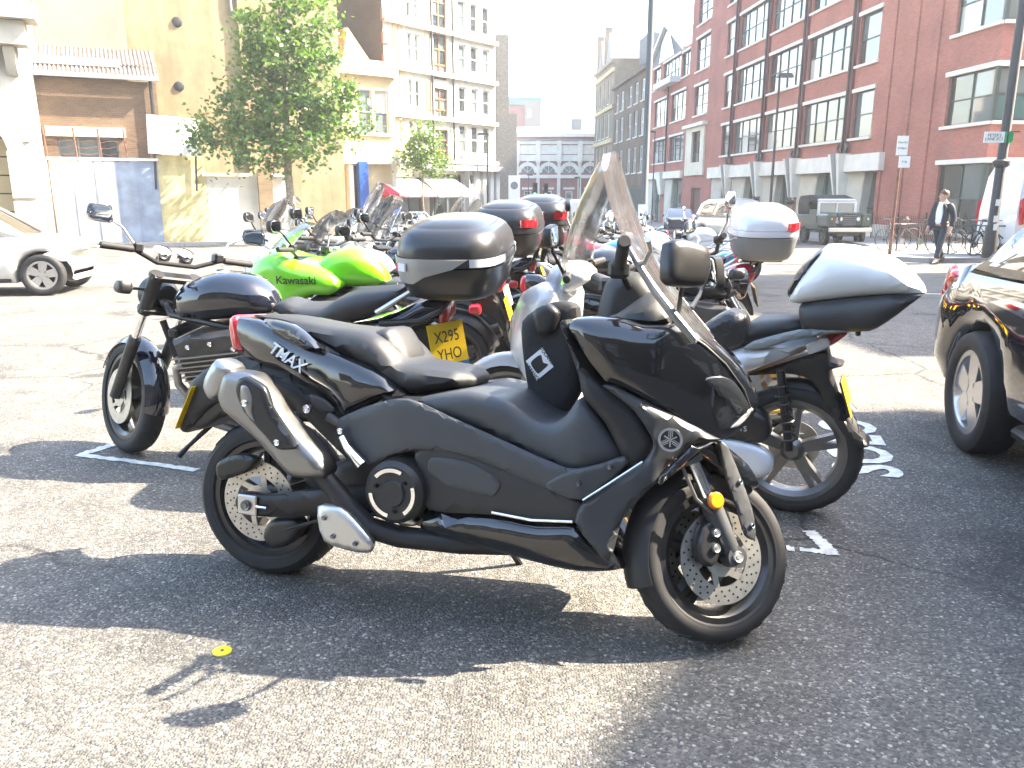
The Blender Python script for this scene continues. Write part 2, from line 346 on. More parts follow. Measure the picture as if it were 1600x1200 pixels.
# ------------------------------------------------------------------ shared vehicle parts
def tyre_prof(r, rim, w, ex=2.4, n=14):
    rc, ra = (r+rim)/2, (r-rim)/2; out = []
    for k in range(n):
        a = 2*math.pi*k/n; ca, sa = math.cos(a), math.sin(a)
        out.append((rc+ra*math.copysign(abs(ca)**(2/ex), ca), w/2*math.copysign(abs(sa)**(2/ex), sa)))
    return out
def tread(r, w, n, mbw=None, y0=0):
    m = mbw or MB()
    return m
def wheel(parent, name, x, r, rim, w, M=I4, spokes=5, rimmat='rim_black', disc=0., dside=-1, dy=.07, n=56, twin=False, hubr=.05, z=None, double=True, drill=True, y=0., groove=True):
    z = r if z is None else z; c = (x, y, z)
    m = MB().lathe([(rim+.012, -w*.36), (rim+.016, -w*.42), (rim-.004, -w*.42), (rim-.024, -w*.28), (rim-.03, 0), (rim-.024, w*.28), (rim-.004, w*.42), (rim+.016, w*.42), (rim+.012, w*.36), (rim, 0)], c, n=n, closed=True)
    m.lathe([(0, -w*.45), (hubr*.6, -w*.45), (hubr, -w*.3), (hubr, w*.3), (hubr*.6, w*.45), (0, w*.45)], c, n=20)
    for k in range(spokes):
        for dd in ((-.11, .11) if double else (0,)):
            a = 2*math.pi*k/spokes+.3; p = Vector((math.cos(a+dd*1.4)*hubr*.8, 0, math.sin(a+dd*1.4)*hubr*.8)); q = Vector((math.cos(a+dd)*(rim-.02), 0, math.sin(a+dd)*(rim-.02)))
            t = (q-p).normalized(); u = Vector((-t.z, 0, t.x)); C = Vector(c); yy = Vector((0, w*.2, 0)); a1, a2 = .016, .010
            if not double: a1, a2 = a1*1.7, a2*1.8
            m.hexa([C+p+u*a1-yy*1.2, C+p+u*a1+yy*1.2, C+p-u*a1+yy*1.2, C+p-u*a1-yy*1.2], [C+q+u*a2-yy, C+q+u*a2+yy, C+q-u*a2+yy, C+q-u*a2-yy])
    wo = m.xf(M).build(name, rimmat, parent)
    t = MB().lathe(tyre_prof(r, rim, w), c, n=n, closed=True)
    t.lathe([(rim+.02, -w*.475), (rim+.026, -w*.487), (rim+.032, -w*.482)], c, n=n).lathe([(rim+.02, w*.475), (rim+.026, w*.487), (rim+.032, w*.482)], c, n=n)
    t.xf(M).build('tyre', 'rubber', wo)
    if groove:
        gm = MB(); ng = 30
        for k in range(ng):
            for sd in (-1, 1):
                a = 2*math.pi*(k+.5*(sd > 0))/ng; pts = []
                for j in range(4):
                    f = .12+.22*j; aa = a+sd*.0+.05*j; rr = (r+rim)/2+(r-rim)/2*(max(0, 1-abs(f*.95)**2.4))**(1/2.4)+.0006
                    pts.append((c[0]+rr*math.cos(aa), sd*w/2*f*.95, c[2]+rr*math.sin(aa)))
                gm.tube(pts, .0022, 4, False)
        gm.xf(M).build('tread_grooves', 'ink', wo, kind='stuff')
    if disc:
        for sd in ((-1, 1) if twin else (dside,)):
            yy = sd*dy; d = MB(); nn = 48; ro, ri = disc, disc*.62
            d.lathe([(ri, yy-.0025), (ro, yy-.0025), (ro, yy+.0025), (ri, yy+.0025)], c, n=nn, closed=True)
            for k in range(6):
                a = 2*math.pi*k/6; p = Vector((math.cos(a)*.05, 0, math.sin(a)*.05)); q = Vector((math.cos(a+.35)*ri*1.06, 0, math.sin(a+.35)*ri*1.06)); o = Vector((c[0], yy, c[2]))
                d.bar(o+p, o+q, .02, .005, (0, 1, 0))
            d.lathe([(.02, yy-.004), (.058, yy-.004), (.058, yy+.004), (.02, yy+.004)], c, n=24, closed=True)
            do = d.xf(M).build('brake_disc', 'disc_steel', wo)
            if drill:
                hm = MB()
                for k in range(24):
                    for j, f in enumerate((.72, .82, .92)):
                        a = 2*math.pi*(k+j/3)/24; p = Vector((c[0]+ro*f*math.cos(a), yy, c[2]+ro*f*math.sin(a)))
                        hm.cyl(p-Vector((0, .0031, 0)), p+Vector((0, .0031, 0)), .0038, n=6)
                hm.xf(M).build('disc_holes', 'ink', do, kind='stuff')
    return wo
def bolt(parent, p, r, side=-1, m='chrome', name='bolt', M=I4):
    return MB().lathe([(0, side*.007), (r*.45, side*.007), (r*.5, side*.004), (r*.85, side*.006), (r, 0), (r, -side*.01), (0, -side*.01)], p, n=14).xf(M).build(name, m, parent)
def mirror(parent, base, mid, head, w, h, yaw, tilt=0., m='black_plastic', M=I4, round_=False):
    o = MB().tube([base, mid, head], [.008, .007, .006], 8)
    sh = [(-w*.5, -h*.35), (-w*.42, h*.4), (-w*.1, h*.5), (w*.42, h*.36), (w*.5, -h*.1), (w*.3, -h*.5), (-w*.35, -h*.5)] if not round_ else [(w*.5*math.cos(k*math.pi/5), h*.5*math.sin(k*math.pi/5)) for k in range(10)]
    X = Matrix.Translation(head) @ Matrix.Rotation(yaw, 4, 'Z') @ Matrix.Rotation(tilt, 4, 'Y')
    b = MB().puff(sh, .03, .012, .03, pl='yz', g=.03); b.v = [(max(x, -.012) if x < 0 else x, y, z) for x, y, z in b.v]; b.xf(X)
    o.add(b.v, b.f); mo = o.xf(M).build('mirror', m, parent)
    MB().puff([(y*.9, z*.9) for y, z in sh], .002, .001, .01, c=-.0135, pl='yz', g=.03).xf(M @ X).build('mirror_glass', 'mirror_glass', mo)
    return mo
def plate(parent, M, w, h, lines, m='yellow_plate', size=.065, both=False, blue=True, holder=True):
    b = MB().box((0, 0, 0), (w, h, .003)); po = b.xf(M).build('number_plate', m, parent)
    if holder: MB().box((0, 0, -.006), (w*.96, h*.96, .006)).xf(M).build('plate_backing', 'black_plastic', po)
    for k, l in enumerate(lines):
        y = (len(lines)-1)*.5-k
        text('plate_text', l, size, 'ink', po, M @ Matrix.Translation((0, y*size*1.08, .0021)), .0004, sx=.82)
    return po
def face_m(p, normal, up=(0, 0, 1)):      # matrix: local z = normal, local y = up
    z = Vector(normal).normalized(); u = Vector(up); x = u.cross(z).normalized(); y = z.cross(x)
    M = Matrix((x, y, z)).transposed().to_4x4(); M.translation = Vector(p); return M
def arc_guard(x, z, r, w, a0, a1, th=.004, n=16, drop=.35, M=I4, m='black_plastic', name='mudguard', parent=None):
    g = []
    for i in range(n+1):
        a = a0+(a1-a0)*i/n; row = []
        for j in range(9):
            s = -1+j/4; rr = r-(abs(s)**2.5)*w*drop; row.append((x+rr*math.cos(a), s*w/2, z+rr*math.sin(a)))
        g.append(row)
    return MB().sheet(g, th).xf(M).build(name, m, parent)
def screen(parent, base, top, wb, wm, wt, sweep, th=.004, m='screen_clear', M=I4, bow=.03, name='windscreen', nt=18, ns=18):
    g = []; b = Vector((base[0], 0, base[1])); t = Vector((top[0], 0, top[1])); d = t-b; nrm = Vector((d.z, 0, -d.x)).normalized()
    for i in range(nt+1):
        f = i/nt; row = []; wd = (wb*(1-f)+wm*f) if f < .6 else None
        w6 = wb*.4+wm*.6; wd = wd if wd is not None else wt+(w6-wt)*math.sqrt(max(0, 1-((f-.6)/.4)**2.2))
        for j in range(ns+1):
            s = -1+2*j/ns; p = b+d*f+nrm*(bow*math.sin(math.pi*f)); p = p+Vector((-sweep*(1-.4*f)*s*s, s*wd, -.02*s*s*f)); row.append(p)
        g.append(row)
    return MB().sheet(g, th).xf(M).build(name, m, parent)

# ------------------------------------------------------------------ the black maxi scooter in front
hwT = itp([-.16, -.1, .1, .4, .6, .9, 1.2, 1.4, 1.55, 1.66, 1.7], [.085, .105, .16, .2, .23, .25, .28, .25, .17, .075, .05])
def hero():
    T = thing('maxi_scooter', 'glossy black maxi scooter with tall clear windscreen, nearest the camera', 'scooter', (-.883, 2.737, -.0657), R(-17.7), 7, tilt=False)
    rake = R(26); S = steer_m((1.36, .72), rake, R(39))
    # wheels
    wheel(T, 'rear_wheel', 0, .287, .195, .16, disc=.145, dy=.098, dside=-1)
    wheel(T, 'front_wheel', 1.56, .258, .184, .11, S, disc=.14, dy=.062, twin=True, z=.272)
    # frame and engine mass
    MB().puff([(.25, .42), (.4, .5), (.6, .6), (.95, .55), (1.2, .42), (1.18, .3), (.9, .26), (.6, .28), (.42, .3)], .15, .1, .05).build('engine_block', 'dark_metal', T)
    MB().puff([(-.02, .76), (.25, .68), (.36, .6), (.5, .44), (.56, .38), (.5, .36), (.3, .5), (.1, .66)], .1, .08, .03).build('rear_frame', 'matte_black', T)
    MB().puff([(-.3, .7), (-.1, .8), (.2, .72), (.34, .6), (.38, .5), (.32, .5), (.2, .6), (0, .64), (-.2, .62), (-.33, .5), (-.36, .52)], .09, .07, .03).build('rear_mudguard', 'matte_black', T)
    # bodywork
    def full(name, ol, m, off=0., edge=.86, r=.05, vf=None, sm=3):
        hwf = (lambda x, z: (hwT(x)+off)*(vf(x, z) if vf else 1)); return MB().puff(ol, 1, edge, r, hw=hwf, sm=sm).build(name, m, T)
    tail = [(-.13,.925),(-.104,.825),(-.063,.818),(.001,.781),(.105,.772),(.221,.722),(.313,.69),(.373,.632),(.431,.659),(.529,.706),(.605,.724),(.485,.8),(.288,.855),(.113,.9),(.017,.93),(-.08,.94)]
    tf = full('tail_fairing', tail, 'gloss_black', 0, .75, .06)
    ho = MB().puff([(.25,.70),(.31,.69),(.35,.665),(.345,.65),(.31,.645),(.27,.66)], .0, th=.006, r=.01, side=-1, hw=lambda x, z: hwT(x)+.004, g=.02); ho.build('fairing_vent', 'matte_black', tf)
    MB().puff([(-.139,.925),(-.118,.83),(-.09,.818),(-.062,.825),(-.085,.925),(-.1,.945)], 1, .8, .03, hw=lambda x, z: hwT(x)+.004).build('tail_light', 'red_lens', T)
    text('model_lettering', 'TMAX', .058, 'white_ink', tf, side_m(.16, -.179, .818, -1, R(-24)) @ Matrix.Rotation(R(-10), 4, 'Y'), shear=.3, bold=.0008)
    full('seat_base', [(-.06,.93),(.3,.86),(.58,.72),(.8,.75),(.78,.72),(.55,.69),(.2,.8)], 'matte_black', -.02, .9, .02)
    seat = [(-.06,.945),(.05,.95),(.15,.94),(.27,.925),(.364,.92),(.42,.917),(.48,.9),(.53,.86),(.571,.822),(.674,.812),(.75,.805),(.797,.781),(.79,.755),(.676,.738),(.58,.722),(.45,.795),(.27,.855),(.16,.89),(.05,.92)]
    sw = itp([-.06, .1, .3, .45, .6, .75, .8], [.08, .13, .16, .175, .185, .15, .1])
    so = MB().puff(seat, 1, .62, .06, hw=sw).build('seat', 'seat_vinyl', T)
    MB().puff([(.42,.905),(.47,.93),(.5,.925),(.545,.86),(.56,.815),(.52,.83),(.46,.87)], .11, .05, .03).build('backrest_pad', 'seat_vinyl', so)
    for sd in (-1, 1):
        MB().puff([(.04,.935),(.1,.94),(.18,.925),(.249,.888),(.3,.85),(.21,.852),(.124,.885)], 0, side=sd, th=.035, r=.02, hw=lambda x, z: hwT(x)+.016).build('grab_rail', 'gloss_black', T)
        MB().puff([(.373,.632),(.514,.696),(.636,.722),(.776,.68),(.858,.655),(1.156,.566),(1.253,.587),(1.318,.615),(1.332,.594),(1.213,.478),(.861,.559),(.793,.569),(.685,.565),(.588,.54),(.518,.502),(.491,.498),(.4,.56),(.366,.597)], 0, side=sd, th=.009, r=.008, hw=lambda x, z: hwT(x)+.011+.03*max(0,.6-z), g=.02).build('side_panel', 'matte_grey', T)
        lp = MB().puff([(1.15,.55),(1.24,.58),(1.318,.612),(1.33,.594),(1.212,.482),(1.1,.505)], 0, side=sd, th=.004, r=.005, hw=lambda x, z: hwT(x)+.018).build('foot_panel', 'matte_grey', T)
        bolt(lp, (1.285, sd*.291, .585), .008, sd, 'grey_metal'); bolt(lp, (1.2, sd*.303, .53), .008, sd, 'grey_metal')
        lf = MB().puff([(1.25,.812),(1.287,.81),(1.45,.737),(1.575,.668),(1.499,.655),(1.421,.568),(1.415,.545),(1.334,.452),(1.314,.385),(1.293,.299),(1.24,.35),(1.192,.412),(1.213,.475),(1.371,.599),(1.398,.643),(1.393,.674),(1.339,.749)], 0, side=sd, th=.018, r=.014, hw=lambda x, z: max(hwT(x), .14)+.02, sm=2, g=.016).build('leg_fairing', 'matte_grey', T)
        MB().puff([(1.5,.655),(1.56,.662),(1.48,.59),(1.425,.538),(1.414,.548),(1.424,.57)], 0, side=sd, th=.014, r=.012, hw=lambda x, z: max(hwT(x), .14)+.026, sm=1).build('fairing_trim', 'gloss_black', lf)
        em = MB().lathe([(0, sd*.004), (.026, sd*.004), (.028, sd*.006), (.033, sd*.006), (.033, -sd*.004), (0, -sd*.004)], (1.448, sd*.272, .676), n=28).build('emblem', 'ink', lf)
        er = MB().lathe([(.027, sd*.0065), (.034, sd*.0065), (.034, sd*.0015), (.027, sd*.0015)], (1.448, sd*.272, .676), n=28, closed=True)
        for k in range(3):
            a = R(90+120*k); er.bar((1.448-.02*math.cos(a), sd*.2775, .676-.02*math.sin(a)), (1.448+.028*math.cos(a), sd*.2775, .676+.028*math.sin(a)), .004, .003, (0, 1, 0))
            for e in (-1, 1):
                ox, oz = -math.sin(a)*e*.005, math.cos(a)*e*.005
                er.bar((1.448+ox+.008*math.cos(a), sd*.2775, .676+oz+.008*math.sin(a)), (1.448+ox+.027*math.cos(a), sd*.2775, .676+oz+.027*math.sin(a)), .0025, .003, (0, 1, 0))
        er.build('emblem_forks', 'chrome', em)
        MB().tube([(1.215, sd*.297, .482), (1.29, sd*.292, .54), (1.375, sd*.277, .606)], .0035, 6).build('bright_strip', 'chrome', lf)
    tn = full('tunnel_cover', [(.6,.70),(.7,.735),(.816,.758),(.86,.755),(.954,.739),(1.006,.706),(1.057,.681),(1.106,.685),(1.142,.717),(1.182,.768),(1.251,.692),(1.316,.603),(1.24,.56),(1.138,.535),(.841,.64),(.7,.67)], 'matte_grey', -.018, .86, .04)
    full('belly_panel', [(.66,.57),(.8,.575),(.87,.56),(1.21,.473),(1.19,.406),(.923,.39),(.713,.375),(.68,.45)], 'matte_black', .0, .97, .012)
    MB().puff([(.72,.545),(.84,.545),(.95,.50),(.93,.45),(.78,.46),(.71,.5)], 0, side=-1, th=.004, r=.006, hw=lambda x, z: hwT(x)+.006).build('belly_scoop', 'matte_grey', T)
    lc = full('lower_cowl', [(.678,.365),(.92,.392),(1.071,.39),(1.19,.405),(1.301,.3),(1.328,.262),(1.199,.24),(1.077,.245),(.914,.262),(.765,.28),(.67,.3)], 'gloss_black', .002, .8, .06, vf=lambda x, z: 1-.9*max(0, .33-z))
    MB().tube([(.93, -.262, .402), (1.06, -.276, .398), (1.185, -.287, .412)], .004, 6).build('bright_strip', 'chrome', lc)
    MB().puff([(1.12,.99),(1.153,.916),(1.192,.856),(1.247,.808),(1.336,.746),(1.391,.672),(1.393,.641),(1.374,.604),(1.33,.575),(1.258,.699),(1.19,.774),(1.175,.827),(1.142,.908),(1.11,.975)], 1, .9, .03, hw=lambda x, z: hwT(x)-.006).build('inner_leg_shield', 'matte_black', T)
    Ho = [(1.13,.975),(1.158,.998),(1.271,1.004),(1.354,.99),(1.434,.994),(1.486,.976),(1.541,.935),(1.615,.867),(1.672,.767),(1.63,.695),(1.56,.66),(1.448,.735),(1.287,.808),(1.253,.817),(1.2,.876),(1.161,.931)]
    Hs = smooth_outline(Ho, 3)
    hwH = lambda x, z: (max(hwT(x), .07)+.012)*(1-.35*max(0, z-.88))
    def surfH(x, z):
        d = float(soft_dist([(x, z)], Hs)[0]); t = min(1, d/.07); return hwH(x, z)*(.86+.14*math.sqrt(1-(1-t)**2))
    fs = MB().puff(Ho, 1, .86, .07, hw=hwH, g=.016).build('front_fairing', 'gloss_black', T)
    for sd in (-1, 1):
        hl = MB().puff([(1.52,.84),(1.562,.853),(1.605,.836),(1.642,.785),(1.655,.752),(1.62,.724),(1.583,.775)], 0, side=sd, th=.012, r=.012, hw=lambda x, z: surfH(x, z)+.006, g=.014).build('headlight', mat('dark_lens', (.02,.022,.025), .05, coat=1.), fs)
        MB().puff([(1.6,.70),(1.625,.705),(1.66,.75),(1.652,.758),(1.62,.722)], 0, side=sd, th=.006, r=.006, hw=lambda x, z: surfH(x, z)+.008, g=.01).build('indicator', 'clear_lens', fs)
        MB().tube([(x, sd*(surfH(x, z)+.002), z) for x, z in ((1.46,.975),(1.52,.935),(1.575,.885),(1.63,.81),(1.655,.745))], .004, 6).build('panel_gap', 'ink', fs)
    dc = MB().puff([(1.2,.99),(1.258,1.012),(1.341,1.078),(1.381,1.074),(1.41,1.04),(1.45,.985),(1.346,.975)], .24, .15, .06, hw=lambda x, z: 1-.25*max(0, (z-1)/.08)).build('dash_cover', 'matte_black', T)
    MB().puff([(1.18,.95),(1.2,1.1),(1.26,1.14),(1.33,1.12),(1.4,1.0),(1.3,.95)], .11, .05, .05).build('handlebar_cover', 'matte_black', T)
    # cockpit
    hb = MB()
    for sd in (-1, 1):
        hb.tube([(1.3, 0, 1.07), (1.28, sd*.1, 1.09), (1.24+(.03 if sd < 0 else -.09), sd*.22, 1.12+(.03 if sd < 0 else -.02)), (1.22+(.08 if sd < 0 else -.13), sd*.34, 1.15+(.05 if sd < 0 else -.03))], .011, 10)
    bo = hb.build('handlebar', 'dark_metal', T)
    for sd in (-1, 1):
        e = Vector((1.22+(.085 if sd < 0 else -.135), sd*.36, 1.153+(.053 if sd < 0 else -.032))); a = Vector((1.24+(.035 if sd < 0 else -.095), sd*.235, 1.122+(.033 if sd < 0 else -.022)))
        MB().tube([a, a+(e-a)*.1, a+(e-a)*.5, e-(e-a)*.1, e, e+(e-a)*.08], [.022, .017, .018, .018, .02, .016], 14).build('grip', 'rubber', bo)
        d = (e-a).normalized(); f = Vector((.07, 0, .0))
        MB().tube([a-d*.02+f*.5, a+d*.02+f, a+d*.1+f*1.05, a+d*.16+f*.85], [.008, .008, .006, .008], 8).build('brake_lever', 'silver', bo)
        MB().box(tuple(a-d*.04), (.06, .05, .055), bev=.012).build('switch_pod', 'black_plastic', bo)
    mirror(T, (1.44, -.2, 1.03), (1.455, -.32, 1.075), (1.47, -.41, 1.155), .15, .115, R(-40), R(-8))
    mirror(T, (1.44, .2, 1.03), (1.455, .32, 1.075), (1.47, .41, 1.155), .15, .115, R(40), R(-8))
    sc = screen(T, (1.53, .95), (1.205, 1.5), .24, .225, .08, .035, bow=-.045)
    for sd in (-1, 1):
        pts = []
        for f in (0, .15, .3, .45, .55):
            w_ = .24*(1-f)+.225*f; b = Vector((1.53, 0, .95)); t = Vector((1.205, 0, 1.5)); n_ = Vector((.55, 0, .325)).normalized(); p = b+(t-b)*f-n_*.045*math.sin(math.pi*f); pts.append((p.x-.035*(1-.4*f), sd*(w_+.002), p.z-.02*f))
        MB().tube(pts, [.012, .013, .012, .009, .004], 8).build('screen_edge_trim', 'black_plastic' if sd > 0 else 'grey_metal', sc)
    ap = MB().puff([(.9,.965),(.968,1.02),(1.033,1.04),(1.088,1.021),(1.115,.768),(1.06,.66),(1.0,.64),(.949,.668),(.91,.84)], .05, .02, .04, c=.1).build('leg_apron', mat('apron_cloth', (.01,.01,.011), .75, bump=.3, bscale=40), T)
    dm = MB().puff([(-.048, 0), (0, -.056), (.048, 0), (0, .056)], .002, .002, .002, sm=0, g=.02)
    st = dm.xf(Matrix.Translation((.975, .049, .83)) @ Matrix.Rotation(R(8), 4, 'Y')).build('diamond_sticker', 'white_ink', ap)
    MB().puff([(-.03, 0), (-.005, -.032), (.012, -.02), (.03, 0), (.012, .006), (.004, .03), (-.012, .022)], .0015, .0015, .002, g=.012).xf(Matrix.Translation((.975, .0475, .83))).build('sticker_figure', 'ink', st)
    for dx, dz, a, b in ((.0235, .0275, -49, 'TUCANO'), (-.0235, -.0275, -49, 'URBANO')):
        text('sticker_text', b, .0155, 'ink', st, side_m(.975+dx, .0462, .83+dz, -1, R(a)), .0003, bold=.0003)
    MB().puff([(.95,1.0),(1.0,1.03),(1.04,1.0),(1.02,.94),(.97,.93)], .03, .01, .02, c=.04).build('apron_clip', 'black_plastic', ap)
    # exhaust
    mf = MB().puff([(.02,.775),(.111,.77),(.144,.745),(.2,.67),(.261,.614),(.341,.544),(.369,.516),(.385,.463),(.27,.447),(.207,.493),(.118,.571),(.009,.641),(-.015,.694),(-.0,.75)], .058, .03, .03, c=-.266).build('exhaust_silencer', 'brushed', T)
    MB().puff([(-.019,.81),(.04,.785),(.025,.75),(-.01,.69),(-.045,.675),(-.07,.71),(-.062,.75)], .055, .03, .025, c=-.266).build('silencer_end_cap', mat('cap_grey', (.33,.34,.34), .32, .9), mf)
    MB().puff([(.091,.757),(.125,.765),(.185,.735),(.212,.675),(.3,.562),(.293,.548),(.233,.542),(.179,.588),(.11,.65),(.079,.715)], .016, .006, .014, c=-.327).build('heat_shield', mat('shield_grey', (.035,.038,.042), .28, .6), mf)
    MB().puff([(.105,.735),(.128,.735),(.148,.7),(.145,.66),(.155,.625),(.125,.65),(.105,.69)], .006, .003, .02, c=-.342).build('shield_insert', 'brushed', mf)
    bolt(mf, (.122, -.349, .683), .013); bolt(mf, (.237, -.343, .566), .012)
    ep = MB().tube([(.34, -.262, .47), (.4, -.25, .4), (.44, -.24, .35), (.5, -.225, .29), (.6, -.2, .265), (.8, -.17, .26), (.98, -.12, .26)], [.03, .032, .034, .036, .036, .034, .03], 14).build('exhaust_pipe', 'matte_black', T)
    gd = MB().puff([(.345,.355),(.43,.362),(.5,.31),(.545,.262),(.535,.228),(.48,.222),(.37,.243)], .02, .006, .02, c=-.272).build('exhaust_guard', 'silver', ep)
    for p in ((.378, -.294, .325), (.41, -.294, .268), (.49, -.294, .255)): bolt(gd, p, .009, -1, 'grey_metal')
    # swing arm, transmission cover, pegs
    sa = MB().puff([(-.04,.3),(-.02,.335),(.1,.34),(.3,.385),(.6,.42),(.62,.36),(.4,.31),(.1,.262),(-.02,.262)], .025, .014, .02, c=-.165).build('swing_arm', 'dark_metal', T)
    MB().puff([(-.04,.3),(-.02,.335),(.1,.34),(.3,.385),(.6,.42),(.62,.36),(.4,.31),(.1,.262),(-.02,.262)], .025, .014, .02, c=.165).build('swing_arm', 'dark_metal', T)
    MB().box((.02, -.195, .3), (.075, .012, .07), bev=.004).build('axle_block', 'silver', sa); bolt(sa, (.02, -.206, .3), .02, -1, 'grey_metal', 'axle_nut')
    MB().tube([(.06, -.2, .3), (.1, -.2, .3)], .006, 8).build('adjuster', 'chrome', sa)
    MB().puff([(.08,.14),(.15,.16),(.2,.22),(.17,.26),(.08,.24),(.05,.18)], .04, .02, .02, c=-.12).build('rear_caliper', 'black_plastic', T)
    MB().puff([(-.13,.36),(-.02,.40),(.02,.45),(-.06,.46),(-.14,.42)], .025, .015, .015, c=-.13).build('parking_caliper', 'black_plastic', T)
    MB().tube([(.15, -.18, .22), (.3, -.19, .28), (.45, -.18, .3), (.6, -.16, .36)], .006, 6).build('brake_hose', 'rubber', T)
    cc = MB().lathe([(0, -.06), (.04, -.06), (.045, -.05), (.085, -.05), (.1, -.035), (.102, 0), (.102, .05), (0, .05)], (.605, -.225, .427), n=48).build('clutch_cover', 'matte_black', T)
    for k in range(3):
        MB().lathe([(.067, -.0545), (.079, -.0545), (.079, -.047), (.067, -.047)], (.605, -.225, .427), n=14, closed=True, a0=R(65+120*k), a1=R(140+120*k)).build('bright_arc', 'chrome', cc)
    for k in range(3):
        a = R(40+120*k); bolt(cc, (.605+.057*math.cos(a), -.277, .427+.057*math.sin(a)), .007, -1, 'dark_metal')
    MB().puff([(.5,.36),(.56,.33),(.6,.3),(.66,.31),(.62,.36),(.55,.42),(.51,.43)], .05, .03, .02, c=-.16).build('gearbox_casting', 'silver', T)
    MB().tube([(.405, -.235, .58), (.43, -.245, .55), (.47, -.25, .515), (.487, -.25, .5)], [.012, .014, .019, .021], 12).build('passenger_peg', 'chrome', T)
    bolt(T, (.4, -.236, .6), .012); bolt(T, (.255, -.2, .655), .017, -1, 'chrome', 'frame_bolt')
    MB().tube([(.28, -.1, .62), (.36, -.1, .58), (.44, -.1, .55)], .022, 12).build('reservoir', 'grey_metal', T)
    # number plate, stand
    Mp = face_m((-.31, 0, .6), (-.9, 0, .42)); plate(T, Mp, .228, .175, [], holder=False)
    MB().puff([(-.3,.68),(-.2,.72),(-.05,.7),(-.08,.62),(-.2,.56),(-.26,.52),(-.31,.52)], .07, .05, .02).build('plate_holder', 'black_plastic', T)
    MB().tube([(-.2, .02, .6), (-.33, -.06, .45), (-.36, -.08, .41)], [.012, .008, .012], 8).build('tail_spray_bracket', 'black_plastic', T)
    MB().tube([(.75, .2, .26), (.82, .27, .12), (.86, .33, .025)], [.014, .013, .012], 8).build('side_stand', 'dark_metal', T)
    # front end (turned to the left)
    ft = Vector((1.36, 0, .72)); ax = Vector((1.58, 0, .276)); dr = (ax-ft).normalized()
    for sd in (1, -1):
        o = Vector((0, sd*.095, 0)); fk = MB().tube([ft+o, ft+o+dr*.165, ft+o+dr*.17, ft+o+dr*.19], [.029, .029, .033, .033], 14)
        fo = fk.xf(S).build('fork_upper', 'grey_metal', T); MB().tube([ft+o+dr*.18, ft+o+dr*.33], .02, 14).xf(S).build('fork_stanchion', 'chrome', fo)
        lo = MB().tube([ft+o+dr*.3, ft+o+dr*.36, ax+o-dr*.05, ax+o+dr*.02], [.031, .031, .029, .025], 14).cyl(ax+o-Vector((0, .025, 0)), ax+o+Vector((0, .025, 0)), .032, n=18).xf(S).build('fork_slider', 'matte_grey', T)
    bolt(lo, (1.58, -.121, .276), .018, -1, 'silver', 'axle_bolt', S)
    MB().lathe([(0, -.012), (.02, -.012), (.026, -.006), (.026, .004), (0, .004)], tuple(ft+dr*.315+Vector((0, -.128, 0))), n=24).xf(S).build('side_reflector', 'amber_lens', lo)
    for sd in (-1, 1):
        MB().puff([(1.455,.31),(1.475,.365),(1.52,.385),(1.535,.36),(1.53,.28),(1.505,.245),(1.465,.26)], .022, .012, .014, c=sd*.085).xf(S).build('brake_caliper', 'black_plastic', T)
    for z in (.345, .3): bolt(T, (1.512, -.112, z), .014, -1, 'silver', 'caliper_piston', S)
    MB().tube([(1.37, -.09, .62), (1.4, -.12, .52), (1.44, -.12, .44), (1.5, -.115, .4)], .0055, 7).xf(S).build('brake_hose', 'grey_metal', T)
    g = arc_guard(1.562, .272, .292, .135, R(100), R(200), M=S, m='matte_black', name='front_mudguard', parent=T, n=22, drop=.3)
    for sd in (-1, 1):
        MB().puff([(1.53,.62),(1.565,.6),(1.645,.42),(1.655,.33),(1.62,.34),(1.585,.44),(1.545,.54)], .008, .004, .006, c=sd*.098).xf(S).build('guard_bracket', 'matte_grey', g)
    for p in ((1.6, -.107, .5), (1.64, -.107, .37)): bolt(g, p, .008, -1, 'chrome', M=S)
    MB().puff([(1.44,.66),(1.55,.63),(1.66,.56),(1.7,.5),(1.69,.485),(1.62,.49),(1.5,.56),(1.42,.6)], .085, .05, .03).xf(S).build('fork_cowl', 'gloss_black', T)
    return T
hero()
